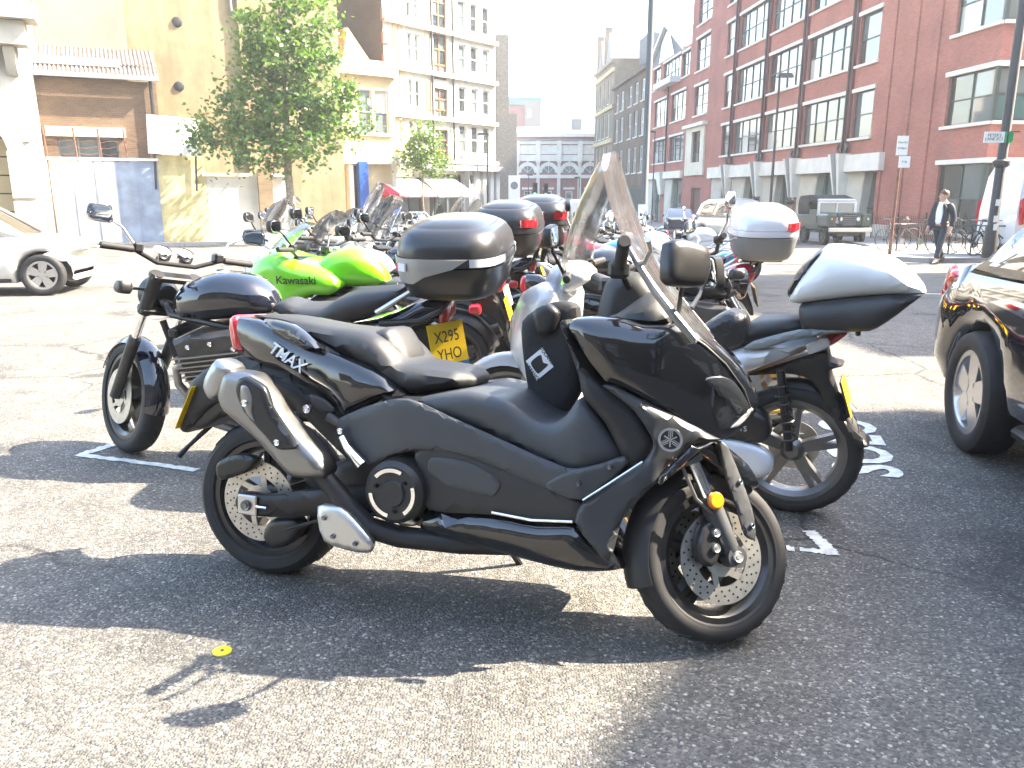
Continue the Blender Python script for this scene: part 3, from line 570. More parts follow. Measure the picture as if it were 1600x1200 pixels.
# ------------------------------------------------------------------ other motorcycles and scooters
mat('case_black', (.018,.019,.021), .28, coat=.25, dirt=.15, nscale=6)
mat('case_grey', (.2,.21,.21), .4)
mat('engine_grey', (.07,.07,.07), .45, .8, noise=.3, nscale=12)
mat('fin_metal', (.3,.29,.27), .4, .8)
def ring(cx, cy, z, lx, ly, ex=3.4, n=36, dx=0.):
    out = []
    for k in range(n):
        a = 2*math.pi*k/n; ca, sa = math.cos(a), math.sin(a)
        out.append((cx+dx+lx/2*math.copysign(abs(ca)**(2/ex), ca), cy+ly/2*math.copysign(abs(sa)**(2/ex), sa), z))
    return out
def top_box(T, x, z, lx, ly, h, lid='case_black', base='case_black', band='case_grey', badge=None, refl=True):
    k = h/.36
    bs = MB().loft([ring(x, 0, z, lx*.7, ly*.72), ring(x, 0, z+.012*k, lx*.8, ly*.8), ring(x, 0, z+.05*k, lx*.9, ly*.9), ring(x, 0, z+.12*k, lx*.97, ly*.97), ring(x, 0, z+.155*k, lx, ly), ring(x, 0, z+.16*k, lx*.97, ly*.97)]).build('top_box', base, T)
    MB().loft([ring(x, 0, z+.163*k, lx*1.005, ly*1.005), ring(x, 0, z+.178*k, lx*1.012, ly*1.012), ring(x, 0, z+.2*k, lx*1.0, ly*1.0)]).build('box_seam_band', band, bs)
    ld = MB().loft([ring(x, 0, z+.202*k, lx*.992, ly*.992), ring(x, 0, z+.23*k, lx*.985, ly*.985), ring(x, 0, z+.265*k, lx*.95, ly*.95), ring(x, 0, z+.3*k, lx*.86, ly*.88), ring(x, 0, z+.318*k, lx*.76, ly*.79), ring(x, 0, z+.32*k, lx*.72, ly*.75), ring(x, 0, z+.326*k, lx*.7, ly*.73), ring(x, 0, z+.345*k, lx*.5, ly*.55), ring(x, 0, z+.35*k, lx*.2, ly*.25)]).build('box_lid', lid, bs)
    if refl:
        for sd in (-1, 1):
            b = MB(); pts = []
            for j in range(8):
                a = R(180+sd*(28+j*6)); ex = 3.4; ca, sa = math.cos(a), math.sin(a)
                pts.append((x+lx*.506*math.copysign(abs(ca)**(2/ex), ca), ly*.506*math.copysign(abs(sa)**(2/ex), sa)))
            g = [[(px, py, z+zz*k) for px, py in pts] for zz in (.205, .235, .255)]
            b.sheet(g, .004).build('box_reflector', 'red_lens', bs)
    MB().box((x, 0, z-.012), (lx*.6, ly*.4, .02), bev=.006).build('rack_plate', 'black_plastic', T)
    return bs
def bike(name, label, loc, ang, lean, sp, group=None):
    T = thing(name, label, 'motorbike', loc, R(ang), lean, group, tilt=False)
    g = lambda k, d=None: sp.get(k, d)
    L = g('L', 1.45); r = g('r', .31); hi = g('hi', False); rk = R(g('rake', 26)); rim = r-.09
    n = 56 if hi else 28
    head = (L-.30, .72); S = steer_m(head, rk, R(g('steer', 0)))
    wheel(T, 'rear_wheel', 0, r, rim, g('rw', .16), n=n, rimmat=g('rim', 'rim_black'), disc=.12 if hi else 0, dy=.09, drill=False, groove=g('tread', hi), double=False)
    wheel(T, 'front_wheel', L, r, rim, g('fw', .12), S, n=n, rimmat=g('rim', 'rim_black'), disc=.15, dy=.075, twin=True, drill=False, groove=hi, double=False)
    body = g('body', 'blue_black')
    # engine and frame
    en = MB().puff([(.42,.34),(.5,.52),(.62,.58),(.8,.56),(.86,.44),(.84,.3),(.7,.24),(.5,.25)], .17, .1, .05).build('engine_block', 'engine_grey', T)
    cy = MB().puff([(.58,.5),(.58,.7),(.62,.77),(.9,.74),(1.0,.7),(.95,.5)], .23, .2, .02, sm=1).build('cylinder_block', 'engine_grey', en)
    if hi:
        for k in range(6):
            zz = .53+.022*k; MB().box((.755+.012*k, 0, zz), (.36, .5, .006), Matrix.Rotation(R(8), 3, 'Y')).build('cooling_fin', 'fin_metal', cy)
        for sd in (-1, 1):
            MB().lathe([(0, sd*.045), (.05, sd*.045), (.085, sd*.03), (.09, 0), (.09, -sd*.05), (0, -sd*.05)], (.68, sd*.19, .38), n=30).build('crankcase_cover', 'engine_grey', en)
            for y in (.06, .16):
                MB().tube([(.9, sd*y, .6), (.98, sd*y, .585), (1.03, sd*y, .54), (1.03, sd*y, .46), (.96, sd*y*.95, .36), (.88, sd*y*.8, .24), (.7, sd*y*.6, .17)], .021, 12).build('exhaust_header', 'fin_metal', T)
        MB().box((1.03, 0, .72), (.05, .3, .05), bev=.01).build('oil_cooler', 'black_plastic', T)
        for sd in (-1, 1):
            for k, (bx_, bz_) in enumerate(((.66, .68), (.78, .7), (.9, .68), (.62, .5), (.82, .42), (.56, .34))): bolt(en, (bx_, sd*.235 if bz_ > .45 else sd*.2, bz_), .014, sd, 'chrome')
            MB().puff([(.45,.5),(.55,.56),(.58,.64),(.48,.7),(.4,.64)], .05, .03, .02, c=sd*.16).build('carburettor', 'silver', en)
    fr = MB()
    for sd in (-1, 1):
        fr.tube([(L-.32, 0, .85), (L-.4, sd*.07, .8), (.5, sd*.14, .72), (.35, sd*.13, .5), (.4, sd*.12, .3)], .018, 8)
    fr.tube([(L-.3, 0, .75), (L-.36, 0, .5), (.8, 0, .24), (.4, 0, .24)], .018, 8).tube([(.45, .1, .72), (0, .11, .78), (-.2, .09, .8)], .014, 8).tube([(.45, -.1, .72), (0, -.11, .78), (-.2, -.09, .8)], .014, 8)
    fr.build('frame', g('framemat', 'black_plastic'), T)
    for sd in (-1, 1): MB().bar((.45, sd*.11, .38), (-.03, sd*.12, r), .03, .055).build('swing_arm', g('framemat', 'black_plastic'), T)
    for sd in (1,) : MB().tube([(.12, sd*.13, .38), (.2, sd*.13, .72)], [.025, .022], 10).build('shock_absorber', 'chrome', T)
    ex = MB().tube([(.7, -.15, .18), (.35, -.18, .2), (.2, -.2, .26), (-.02, -.22, .34), (-.32, -.23, .44)], [.025, .03, .05, .058, .05], 12).build('silencer', g('exh', 'dark_metal'), T)
    # fork, bars
    ft = Vector((head[0]-.10, 0, .97)); ax = Vector((L, 0, r)); dr = (ax-ft).normalized()
    for sd in (-1, 1):
        o = Vector((0, sd*.1, 0)); f = MB().tube([ft+o, ft+o+dr*.42], .021, 12).xf(S).build('fork_stanchion', g('fork', 'chrome'), T)
        MB().tube([ft+o+dr*.38, ft+o+dr*.4, ax+o], [.031, .032, .027], 12).xf(S).build('fork_slider', g('forklow', 'grey_metal'), f)
        if hi: MB().tube([ft+o-dr*.02, ft+o+dr*.22], .034, 14).xf(S).build('fork_shroud', 'matte_black', f)
    MB().box(tuple(ft+Vector((.0, 0, 0))), (.07, .26, .035), Matrix.Rotation(-rk, 3, 'Y'), bev=.008).box(tuple(ft+dr*.2), (.07, .26, .035), Matrix.Rotation(-rk, 3, 'Y'), bev=.008).xf(S).build('fork_clamp', 'dark_metal', T)
    bz = g('bar', 1.07); bw = g('barw', .38); bx = ft.x-.04
    bo = MB().tube([(bx+.0, -bw, bz+.02), (bx+.02, -bw*.6, bz+.02), (bx+.05, -.1, bz-.03), (bx+.05, .1, bz-.03), (bx+.02, bw*.6, bz+.02), (bx, bw, bz+.02)], .012, 10).xf(S).build('handlebar', g('barmat', 'dark_metal'), T)
    for sd in (-1, 1):
        MB().tube([(bx+.012, sd*(bw-.14), bz+.02), (bx+.004, sd*(bw-.07), bz+.02), (bx, sd*bw, bz+.02), (bx, sd*(bw+.012), bz+.02)], [.018, .017, .018, .016], 12).xf(S).build('grip', 'rubber', bo)
        MB().tube([(bx+.03, sd*(bw-.17), bz+.02), (bx+.08, sd*(bw-.12), bz+.015), (bx+.07, sd*(bw+.01), bz+.01)], [.009, .007, .006], 8).xf(S).build('lever', 'silver', bo)
        MB().box((bx+.03, sd*(bw-.17), bz+.03), (.055, .05, .05), bev=.01).xf(S).build('switch_pod', 'black_plastic', bo)
        if g('mirrors', True):
            mr = mirror(T, (bx+.02, sd*(bw-.16), bz+.03), (bx+.05, sd*(bw-.1), bz+.12), (bx+.02, sd*(bw+g('mirout', .02)), bz+g('mirz', .2)), .13, .085, R(8*sd), 0, g('mirmat', 'black_plastic'), S)
    if hi or g('gauges'):
        for sd in (-1, 1):
            gg = MB().lathe([(0, -.05), (.03, -.05), (.045, -.02), (.047, .02), (.042, .024)], (0, 0, 0), 'z', 28).xf(S @ Matrix.Translation((bx+.09, sd*.058, bz+.02)) @ Matrix.Rotation(R(-32), 4, 'Y')).build('gauge', 'chrome', bo)
            MB().lathe([(0, .018), (.043, .018), (.043, .012), (0, .012)], (0, 0, 0), 'z', 28).xf(S @ Matrix.Translation((bx+.09, sd*.058, bz+.02)) @ Matrix.Rotation(R(-32), 4, 'Y')).build('dial', 'gauge_white', gg)
    if g('headlight', True):
        hl = MB().lathe([(0, -.11), (.05, -.1), (.085, -.04), (.095, .02), (.098, .04), (.09, .05)], (ft.x+.17, 0, .88), 'x', 28).xf(S).build('headlight', g('hlmat', 'black_plastic'), T)
        MB().lathe([(0, .068), (.05, .062), (.09, .046), (.09, .04), (0, .04)], (ft.x+.17, 0, .88), 'x', 28).xf(S).build('headlight_lens', 'clear_lens', hl)
    for sd in (-1, 1):
        io = MB().tube([(ft.x+.09, sd*.11, .9), (ft.x+.09, sd*.19, .9)], .008, 8).puff([(ft.x+.055, .872), (ft.x+.13, .875), (ft.x+.135, .925), (ft.x+.06, .93)], .035, .02, .02, c=sd*.22, g=.03).xf(S).build('front_indicator', 'black_plastic', T)
        ro = MB().tube([(-.2, sd*.08, .7), (-.2, sd*.17, .69)], .008, 8).puff([(-.24, .66), (-.165, .665), (-.165, .715), (-.235, .72)], .035, .02, .02, c=sd*.2, g=.03).build('rear_indicator', g('indmat', 'red_lens'), T)
    arc_guard(L, r, r+.028, .135, R(g('mg0', 40)), R(g('mg1', 175)), M=S, m=g('mgmat', body), name='front_mudguard', parent=T, n=20 if hi else 10)
    arc_guard(0, r, r+.05, .17, R(70), R(165), m='black_plastic', name='rear_mudguard', parent=T, n=10)
    # tank, seat, tail
    tank = g('tank', [(1.05,.9),(.98,.96),(.84,1.006),(.73,1.01),(.62,.984),(.545,.923),(.506,.83),(.6,.8),(.778,.78),(1.0,.765),(1.06,.82)])
    tk = MB().puff(tank, 1, .25, g('tankr', .11), hw=itp([.4, .6, .85, 1.1], [.1, .14, .165, .12])).build('fuel_tank', body, T)
    MB().lathe([(0, .012), (.03, .012), (.036, .004), (.036, -.02), (0, -.02)], (.8, 0, g('capz', 1.008)), 'z', 20).build('fuel_cap', 'chrome', tk)
    seat = g('seat', [(.53,.835),(.49,.872),(.44,.88),(.371,.855),(.246,.86),(.176,.9),(.061,.935),(-.084,.95),(-.15,.955),(-.14,.9),(-.043,.84),(.122,.79),(.189,.765),(.4,.79)])
    st = MB().puff(seat, 1, .55, .05, hw=itp([-.2, 0, .3, .5], [.1, .14, .15, .09])).build('seat', 'seat_vinyl', T)
    MB().puff(g('tail', [(.35,.78),(.15,.76),(-.1,.83),(-.25,.9),(-.36,.9),(-.35,.82),(-.2,.76),(.0,.7),(.25,.66),(.4,.7)]), 1, .6, .05, hw=itp([-.4, -.1, .4], [.08, .13, .14])).build('tail_panel', g('tailmat', body), T)
    MB().puff([(-.335,.885),(-.37,.89),(-.385,.83),(-.36,.775),(-.33,.79)], .085, .06, .02).build('tail_light', 'red_lens', T)
    MB().puff([(-.2,.76),(-.3,.76),(-.39,.56),(-.4,.5),(-.37,.5),(-.3,.6),(-.15,.68)], .06, .05, .015).build('plate_holder', 'black_plastic', T)
    pn = g('pnorm', (-.93, 0, .25)); po = plate(T, face_m((-.405+g('pdx', 0), g('pdy', 0), .655+g('pdz', 0)), pn), .2, g('ph', .16), g('plate', []), g('platemat', 'yellow_plate'), g('psize', .066))
    if g('plate'): MB().box((0, -.1, .0005), (.2, .03, .004)).xf(face_m((-.405+g('pdx', 0), g('pdy', 0), .655+g('pdz', 0)), pn)).build('plate_strip', 'blue_paint', po)
    if g('rail', True):
        for sd in (-1, 1): MB().tube([(-.05, sd*.15, .86), (-.12, sd*.16, .9), (-.24, sd*.12, .97), (-.27, sd*.05, .975)], [.013, .014, .012, .01], 8).build('grab_rail', g('railmat', 'silver'), T)
    if g('fairing'):
        fo = MB().puff(g('fairing'), 1, .55, .1, hw=itp([.4, .8, 1.1, 1.35, 1.6], [.2, .25, .24, .17, .06])).build('fairing', g('fmat', body), T)
        if g('logo'): text('maker_lettering', g('logo'), g('logosize', .06), 'ink', fo, side_m(*g('logoat'), 1, 0), .0008, bold=.001)
        if g('screen'): screen(T, *g('screen'), m=g('smat', 'screen_clear'), nt=10, ns=10)
    elif g('screen'): screen(T, *g('screen'), M=S, m=g('smat', 'screen_clear'), nt=10, ns=10)
    if g('box'):
        b = top_box(T, *g('box'), **g('boxkw', {}))
        for sd in (-1, 1): MB().tube([(-.05, sd*.12, .8), (-.25, sd*.14, .82), (-.36, sd*.13, .87), (-.4, sd*.1, g('box')[1]-.02)], .014, 8).build('rack_arm', 'black_plastic', T)
    for sd in (-1, 1): MB().tube([(.35, sd*.14, .38), (.37, sd*.26, .36)], .012, 8).build('foot_peg', 'rubber', T)
    MB().tube([(.55, .12, .25), (.6, .24, .1), (.62, .27, .0)], .012, 8).build('side_stand', 'dark_metal', T)
    return T
def moped(name, label, loc, ang, lean, sp, group=None):
    """step-through scooter"""
    T = thing(name, label, 'scooter', loc, R(ang), lean, group, tilt=False)
    g = lambda k, d=None: sp.get(k, d)
    L = g('L', 1.3); r = g('r', .25); rim = r-.075; hi = g('hi', False); S = steer_m((L-.22, .72), R(25), R(g('steer', 0))); body = g('body', 'white_paint')
    wheel(T, 'rear_wheel', 0, r, rim, .12, n=48 if hi else 24, rimmat=g('rim', 'grey_metal'), groove=hi, spokes=5, disc=.11 if hi else 0, dside=-1, dy=.05, drill=False)
    wheel(T, 'front_wheel', L, r, rim, .11, S, n=48 if hi else 24, rimmat=g('rim', 'grey_metal'), groove=hi, spokes=5, disc=.12, dside=-1, drill=False)
    MB().puff(g('rearbody', [(.3,.73),(.2,.75),(.1,.775),(-.05,.795),(-.12,.8),(-.04,.75),(.2,.63),(.45,.5),(.55,.45),(.6,.55),(.5,.68)]), 1, .6, .06, hw=itp([-.15, .1, .5], [.1, .17, .19])).build('rear_body', body, T)
    MB().puff(g('seat', [(.52,.78),(.4,.79),(.3,.78),(.226,.825),(.17,.858),(.02,.87),(-.03,.85),(.0,.815),(.17,.765),(.3,.72),(.5,.72)]), 1, .6, .04, hw=itp([-.05, .2, .5], [.1, .15, .12])).build('seat', 'seat_vinyl', T)
    MB().puff([(.5,.46),(.6,.36),(.95,.34),(1.02,.4),(1.05,.3),(.9,.24),(.55,.24),(.4,.32)], .2, .15, .04).build('floor_board', 'black_plastic', T)
    fs = MB().puff(g('shield', [(L-.38,.36),(L-.3,.6),(L-.32,.9),(L-.25,.98),(L-.1,.92),(L-.03,.78),(L-.02,.62),(L-.12,.5),(L-.26,.32)]), 1, .55, .08, hw=itp([L-.4, L-.2, L], [.24, .22, .1])).build('front_shield', body, T)
    for sd in (-1, 1):
        MB().puff([(L-.16,.80),(L-.1,.86),(L-.04,.8),(L-.04,.73),(L-.1,.73)], .02, .005, .02, c=sd*.1).build('headlight', 'clear_lens', fs)
        MB().tube([(L-.32, sd*.0, .95), (L-.33, sd*.12, 1.02), (L-.37, sd*.3, 1.03)], .012, 8).xf(S).build('handlebar', 'dark_metal', T)
        MB().tube([(L-.35, sd*.22, 1.027), (L-.38, sd*.34, 1.03)], [.019, .017], 10).xf(S).build('grip', 'rubber', T)
        mirror(T, (L-.33, sd*.2, 1.03), (L-.3, sd*.28, 1.14), (L-.32, sd*.36, 1.22), .12, .09, 0, 0, 'black_plastic', S)
    MB().puff([(L-.42,1.0),(L-.36,1.06),(L-.24,1.05),(L-.2,.96),(L-.3,.92)], .13, .06, .05).xf(S).build('handlebar_cover', g('barmat', body), T)
    for sd in (-1, 1): MB().tube([(L-.15, sd*.07, .6), (L, sd*.075, r)], [.024, .02], 10).xf(S).build('fork_leg', g('forkmat', 'grey_metal'), T)
    arc_guard(L, r, r+.03, .15, R(20), R(165), M=S, m=body, name='front_mudguard', parent=T, n=14)
    MB().puff([(.32,.335),(.281,.345),(.146,.335),(.08,.305),(.055,.264),(.069,.21),(.114,.183),(.2,.2),(.33,.24)], .04, .015, .04, c=.15).build('transmission_cover', 'silver_paint', T)
    MB().puff([(.36,.48),(.2,.5),(.1,.46),(.08,.38),(.12,.34),(.32,.34),(.4,.4)], .06, .03, .03, c=.13).build('air_box', 'black_plastic', T)
    sh = MB().tube([(.0, .15, .32), (.06, .15, .66)], .018, 10)
    so = sh.build('shock_absorber', 'dark_metal', T)
    hx = MB().tube([(.0+.06*k/60+.03*math.cos(k*.75), .15+.03*math.sin(k*.75), .36+.27*k/60) for k in range(61)], .005, 6).build('coil_spring', 'black_plastic', so)
    MB().puff(g('fender', [(.215,.606),(.044,.684),(-.103,.743),(-.122,.699),(-.175,.685),(-.125,.66),(-.14,.608),(-.209,.448),(-.305,.358),(-.274,.345),(-.201,.39),(-.122,.51),(-.05,.615),(.05,.63)]), .075, .06, .015).build('rear_fender', 'black_plastic', T)
    arc_guard(0, r, r+.03, .1, R(75), R(140), m='black_plastic', name='hugger', parent=T, n=8)
    tl = MB().puff([(-.03,.775),(-.12,.828),(-.2,.84),(-.11,.755),(-.04,.735)], .12, .06, .03).build('tail_light', 'red_lens', T)
    for sd in (-1, 1): MB().puff([(-.03,.775),(-.1,.815),(-.12,.775),(-.06,.738),(-.04,.735)], .012, .005, .01, c=sd*.115, g=.02).build('rear_indicator', 'clear_lens', T)
    for sd in (-1, 1): MB().puff([(.215,.745),(.169,.781),(.002,.839),(-.124,.853),(-.195,.848),(-.102,.828),(.042,.788),(.141,.748)], .018, .008, .012, c=sd*.165).build('grab_rail', g('railmat', 'case_grey'), T)
    plate(T, face_m((-.2, 0, .55), (-.93, 0, .32)), .2, .155, g('plate', []), 'yellow_plate', .06)
    if g('screen'): screen(T, *g('screen'), M=S, m=g('smat', 'screen_clear'), nt=12, ns=12)
    if g('box'): top_box(T, *g('box'), **g('boxkw', {}))
    MB().tube([(.5, .1, .26), (.5, .16, .0)], .013, 8).build('stand_leg', 'dark_metal', T); MB().tube([(.5, -.1, .26), (.5, -.16, .0)], .013, 8).build('stand_leg', 'dark_metal', T)
    return T

# naked roadster on the left
nk = bike('naked_motorbike', 'dark blue naked motorbike with black top box, front wheel beside the painted corner mark', (-.652, 3.987, -.0957), 170.2, 5,
     dict(hi=True, L=1.47, body='blue_black', steer=-36, bar=1.07, barw=.38, box=(-.42, .945, .5, .66, .36), boxkw=dict(refl=False, band='case_black'), headlight=True, plate=['X295', 'YHO'], mirmat='chrome', mirz=.17, mgmat='blue_black', psize=.078, ph=.22, pdx=.02, pnorm=(-.72, .66, .25), pdy=.12, pdz=.045, railmat='silver', mg0=25, mg1=190, forklow='engine_grey'))
def sup(a, lx, ly, k, x0): 
    ca, sa = math.cos(a), math.sin(a); return (x0+lx/2*k*math.copysign(abs(ca)**(2/3.4), ca), ly/2*k*math.copysign(abs(sa)**(2/3.4), sa))
for o in list(nk.children):
    if o.name.startswith('top_box'):
        for sg in (1, -1):            # pale corner pieces with a small two-tone badge, bright band along the side
            g = [[(*sup(R(sg*(22+j*(e/13))), .5, .66, k, -.42), .945+zz) for j in range(14)] for zz, k, e in ((.085, .965, 46), (.12, .995, 60), (.158, 1.02, 72), (.2, 1.028, 84))]
            cp = MB().sheet(g if sg > 0 else g[::-1], .003).build('corner_piece', mat('corner_silver', (.42,.42,.4), .35, .3), o)
            a, b = Vector(g[2][5]), Vector(g[2][7]); p = (Vector(g[1][6])+Vector(g[3][6]))/2; t_ = (b-a).normalized(); nrm = Vector((t_.y, -t_.x, 0))*sg; bm = face_m(p+nrm*.01, nrm)
            MB().box((.006, 0, 0), (.05, .034, .008)).xf(bm).build('badge', 'white_ink', cp); MB().box((-.026, 0, .0005), (.014, .034, .008)).xf(bm).build('badge_end', 'red_lens', cp)
            g2 = [[(*sup(R(sg*a_), .5, .66, k, -.42), .945+zz) for a_ in range(108, 172, 4)] for zz, k in ((.166, 1.026), (.2, 1.024))]
            MB().sheet(g2 if sg > 0 else g2[::-1], .003).build('bright_band', 'silver_paint', o)
# white scooter behind the nose of the black one
ws = moped('white_scooter', 'silver white scooter with white and black top box, behind the black maxi scooter', (1.2355, 3.3585, -.0806), 154.9, 0,
     dict(hi=True, L=1.36, r=.288, body='silver_paint', rim='grey_metal', screen=((1.12, .94), (.9, 1.55), .24, .24, .1, .09), steer=6))
wb = MB().puff([(.0,.945),(-.25,.99),(-.43,1.012),(-.385,.955),(-.34,.91),(-.26,.85),(-.02,.838),(.005,.89)], .2, .15, .06, sm=3, g=.02).build('top_box', mat('box_dark', (.03,.033,.036), .5, bump=.1, bscale=700), ws)
MB().puff([(-.068,1.168),(-.178,1.166),(-.314,1.125),(-.385,1.08),(-.445,1.012),(-.43,1.0),(-.254,.985),(.01,.94),(.05,.95),(.058,.994),(.024,1.065),(-.02,1.13)], .205, .12, .1, sm=3, g=.02).build('box_lid', mat('lid_white', (.84,.84,.82), .4, coat=.2), wb)
MB().puff([(.062,.99),(.03,1.07),(-.03,1.145),(-.068,1.171),(-.06,1.13),(.0,1.03),(.045,.96)], .185, .12, .03, sm=3, g=.015).build('lid_front', 'case_black', wb)
for x, z in ((-.2,.86),): MB().box((x-.02, .12, z-.02), (.02, .04, .03), bev=.005).build('box_latch', 'black_plastic', wb)
MB().puff([(.42,.8),(.34,.87),(.28,.9),(.22,.88),(.2,.8),(.24,.74),(.33,.72),(.42,.74)], .09, .03, .04, c=.1).build('folded_cover', mat('bin_bag', (.02,.02,.021), .3, bump=1.0, bscale=28), ws)
text('side_lettering', 'OMTS', .032, 'white_ink', ws, side_m(.215, .192, .4, 1, R(4)), .0006)
# ------------------------------------------------------------------ buildings
def brick_mat(name, c1, c2, mortar, var=.25, sx=1.):
    m, t, b = graph(name); tc = node(t, 'ShaderNodeTexCoord'); sp = node(t, 'ShaderNodeSeparateXYZ'); t.links.new(tc.outputs['Object'], sp.inputs[0])
    ad = node(t, 'ShaderNodeMath', operation='ADD'); t.links.new(sp.outputs[0], ad.inputs[0]); t.links.new(sp.outputs[1], ad.inputs[1])
    cb = node(t, 'ShaderNodeCombineXYZ'); t.links.new(ad.outputs[0], cb.inputs[0]); t.links.new(sp.outputs[2], cb.inputs[1])
    br = node(t, 'ShaderNodeTexBrick', Scale=1.0); br.inputs['Brick Width'].default_value = .225*sx; br.inputs['Row Height'].default_value = .075*sx; br.inputs['Mortar Size'].default_value = .006*sx
    br.inputs['Color1'].default_value = (*c1, 1); br.inputs['Color2'].default_value = (*c2, 1); br.inputs['Mortar'].default_value = (*mortar, 1); t.links.new(cb.outputs[0], br.inputs['Vector'])
    n = node(t, 'ShaderNodeTexNoise', Scale=.5, Detail=6); t.links.new(tc.outputs['Object'], n.inputs['Vector'])
    v = ramp(t, n.outputs[0], [(.3, (1-var, 1-var, 1-var)), (.7, (1+var*.6, 1+var*.6, 1+var*.6))])
    t.links.new(mixc(t, 1., br.outputs[0], v, 'MULTIPLY'), b.inputs['Base Color']); b.inputs['Roughness'].default_value = .85
    bp = node(t, 'ShaderNodeBump', Strength=.4, Distance=.008); t.links.new(br.outputs[1], bp.inputs['Height']); bp.invert = True; t.links.new(bp.outputs[0], b.inputs['Normal'])
brick_mat('red_brick', (.38,.13,.092), (.31,.1,.075), (.3,.16,.13), .24)
brick_mat('brown_brick', (.15,.095,.055), (.11,.07,.042), (.16,.125,.09), .4)
brick_mat('stock_brick', (.26,.19,.11), (.2,.14,.085), (.24,.2,.15), .3)
brick_mat('dark_brick', (.09,.075,.06), (.07,.06,.05), (.1,.09,.08), .3)
brick_mat('pink_brick', (.3,.11,.09), (.26,.1,.085), (.3,.2,.17), .2)
mat('white_stone', (.68,.65,.58), .8, noise=.1, nscale=1.5)
mat('cream_stone', (.6,.54,.42), .8, noise=.14, nscale=1.2, bump=.2, bscale=20)
mat('yellow_stone', (.55,.43,.24), .85, noise=.15, nscale=1., bump=.2, bscale=20)
mat('cream_render', (.55,.53,.46), .8, noise=.08, nscale=2)
mat('lead_grey', (.2,.21,.22), .6, noise=.2)
mat('slate', (.1,.11,.13), .6, noise=.25, nscale=3)
mat('frame_green', (.015,.04,.038), .4)
mat('frame_white', (.65,.65,.62), .5)
mat('iron', (.012,.013,.014), .45)
mat('pilaster', (.1,.03,.035), .55)
mat('glass_dark', (.03,.04,.042), .03, spec=1., coat=1.)
mat('glass_mid', (.12,.15,.15), .04, spec=1., coat=1.)
mat('glass_blind', (.5,.5,.46), .12, spec=.8, coat=1.)
mat('glass_teal', (.03,.11,.11), .04, spec=1., coat=1.)
mat('shop_blue', (.005,.06,.3), .4); mat('awning_red', (.55,.02,.07), .7); mat('awning_white', (.75,.72,.66), .8)
mat('rust', (.16,.07,.04), .8, noise=.4); mat('timber_grey', (.25,.3,.38), .7, noise=.25, nscale=2)
def render_mat():
    m, t, b = graph('old_render'); tc = node(t, 'ShaderNodeTexCoord')
    n1 = node(t, 'ShaderNodeTexNoise', Scale=.25, Detail=8, Roughness=.65); n2 = node(t, 'ShaderNodeTexNoise', Scale=2.2, Detail=8); mp = node(t, 'ShaderNodeMapping'); mp.inputs['Scale'].default_value = (1.2, 1.2, .12)
    t.links.new(tc.outputs['Object'], n1.inputs['Vector']); t.links.new(tc.outputs['Object'], n2.inputs['Vector']); t.links.new(tc.outputs['Object'], mp.inputs[0])
    n3 = node(t, 'ShaderNodeTexNoise', Scale=1.6, Detail=6); t.links.new(mp.outputs[0], n3.inputs['Vector'])
    c = ramp(t, n1.outputs[0], [(.3, (.19,.15,.085)), (.5, (.26,.205,.115)), (.7, (.31,.25,.15))])
    c = mixc(t, 1., c, ramp(t, n2.outputs[0], [(.3, (.85,.85,.85)), (.7, (1.1,1.1,1.1))]), 'MULTIPLY'); c = mixc(t, 1., c, ramp(t, n3.outputs[0], [(.3, (.78,.76,.72)), (.62, (1.1,1.1,1.1))]), 'MULTIPLY')
    t.links.new(c, b.inputs['Base Color']); b.inputs['Roughness'].default_value = .9
    bp = node(t, 'ShaderNodeBump', Strength=.4, Distance=.03); t.links.new(n2.outputs[0], bp.inputs['Height']); t.links.new(bp.outputs[0], b.inputs['Normal'])
render_mat()
def building(name, label, O, ang, cat='building', z=0., group=None):
    return thing(name, label, cat, (O[0], O[1], z), ang, 0, group, tilt=False)
def wall(T, name, x0, x1, z0, z1, opens, m, M=I4, y=0., rev=.22, back=None):
    """front face at y with real openings (x0,x1,z0,z1) and reveals running inwards"""
    xs = sorted({x0, x1, *[min(max(a, x0), x1) for o in opens for a in o[:2]]}); zs = sorted({z0, z1, *[min(max(a, z0), z1) for o in opens for a in o[2:4]]})
    b = MB()
    for i in range(len(xs)-1):
        for j in range(len(zs)-1):
            cx, cz = (xs[i]+xs[i+1])/2, (zs[j]+zs[j+1])/2
            if any(o[0] < cx < o[1] and o[2] < cz < o[3] for o in opens): continue
            b.add([(xs[i], y, zs[j]), (xs[i+1], y, zs[j]), (xs[i+1], y, zs[j+1]), (xs[i], y, zs[j+1])], [(0, 1, 2, 3)])
    for a, c, d, e in [o[:4] for o in opens]:
        for p, q in (((a, d), (a, e)), ((a, e), (c, e)), ((c, e), (c, d)), ((c, d), (a, d))):
            b.add([(p[0], y, p[1]), (q[0], y, q[1]), (q[0], y+rev, q[1]), (p[0], y+rev, p[1])], [(0, 1, 2, 3)])
    if back:
        D = back
        b.add([(x0, y, z0), (x0, D, z0), (x0, D, z1), (x0, y, z1)], [(0, 1, 2, 3)]).add([(x1, y, z0), (x1, D, z0), (x1, D, z1), (x1, y, z1)], [(3, 2, 1, 0)])
        b.add([(x0, y, z1), (x1, y, z1), (x1, D, z1), (x0, D, z1)], [(0, 1, 2, 3)]).add([(x0, D, z0), (x1, D, z0), (x1, D, z1), (x0, D, z1)], [(3, 2, 1, 0)])
    b.xf(M); me = bpy.data.meshes.new(name); me.from_pydata(b.v, [], b.f); me.materials.append(MATS[m] if isinstance(m, str) else m); o = bpy.data.objects.new(name, me); COL.objects.link(o); o.parent = T
    return o
PANES = {}
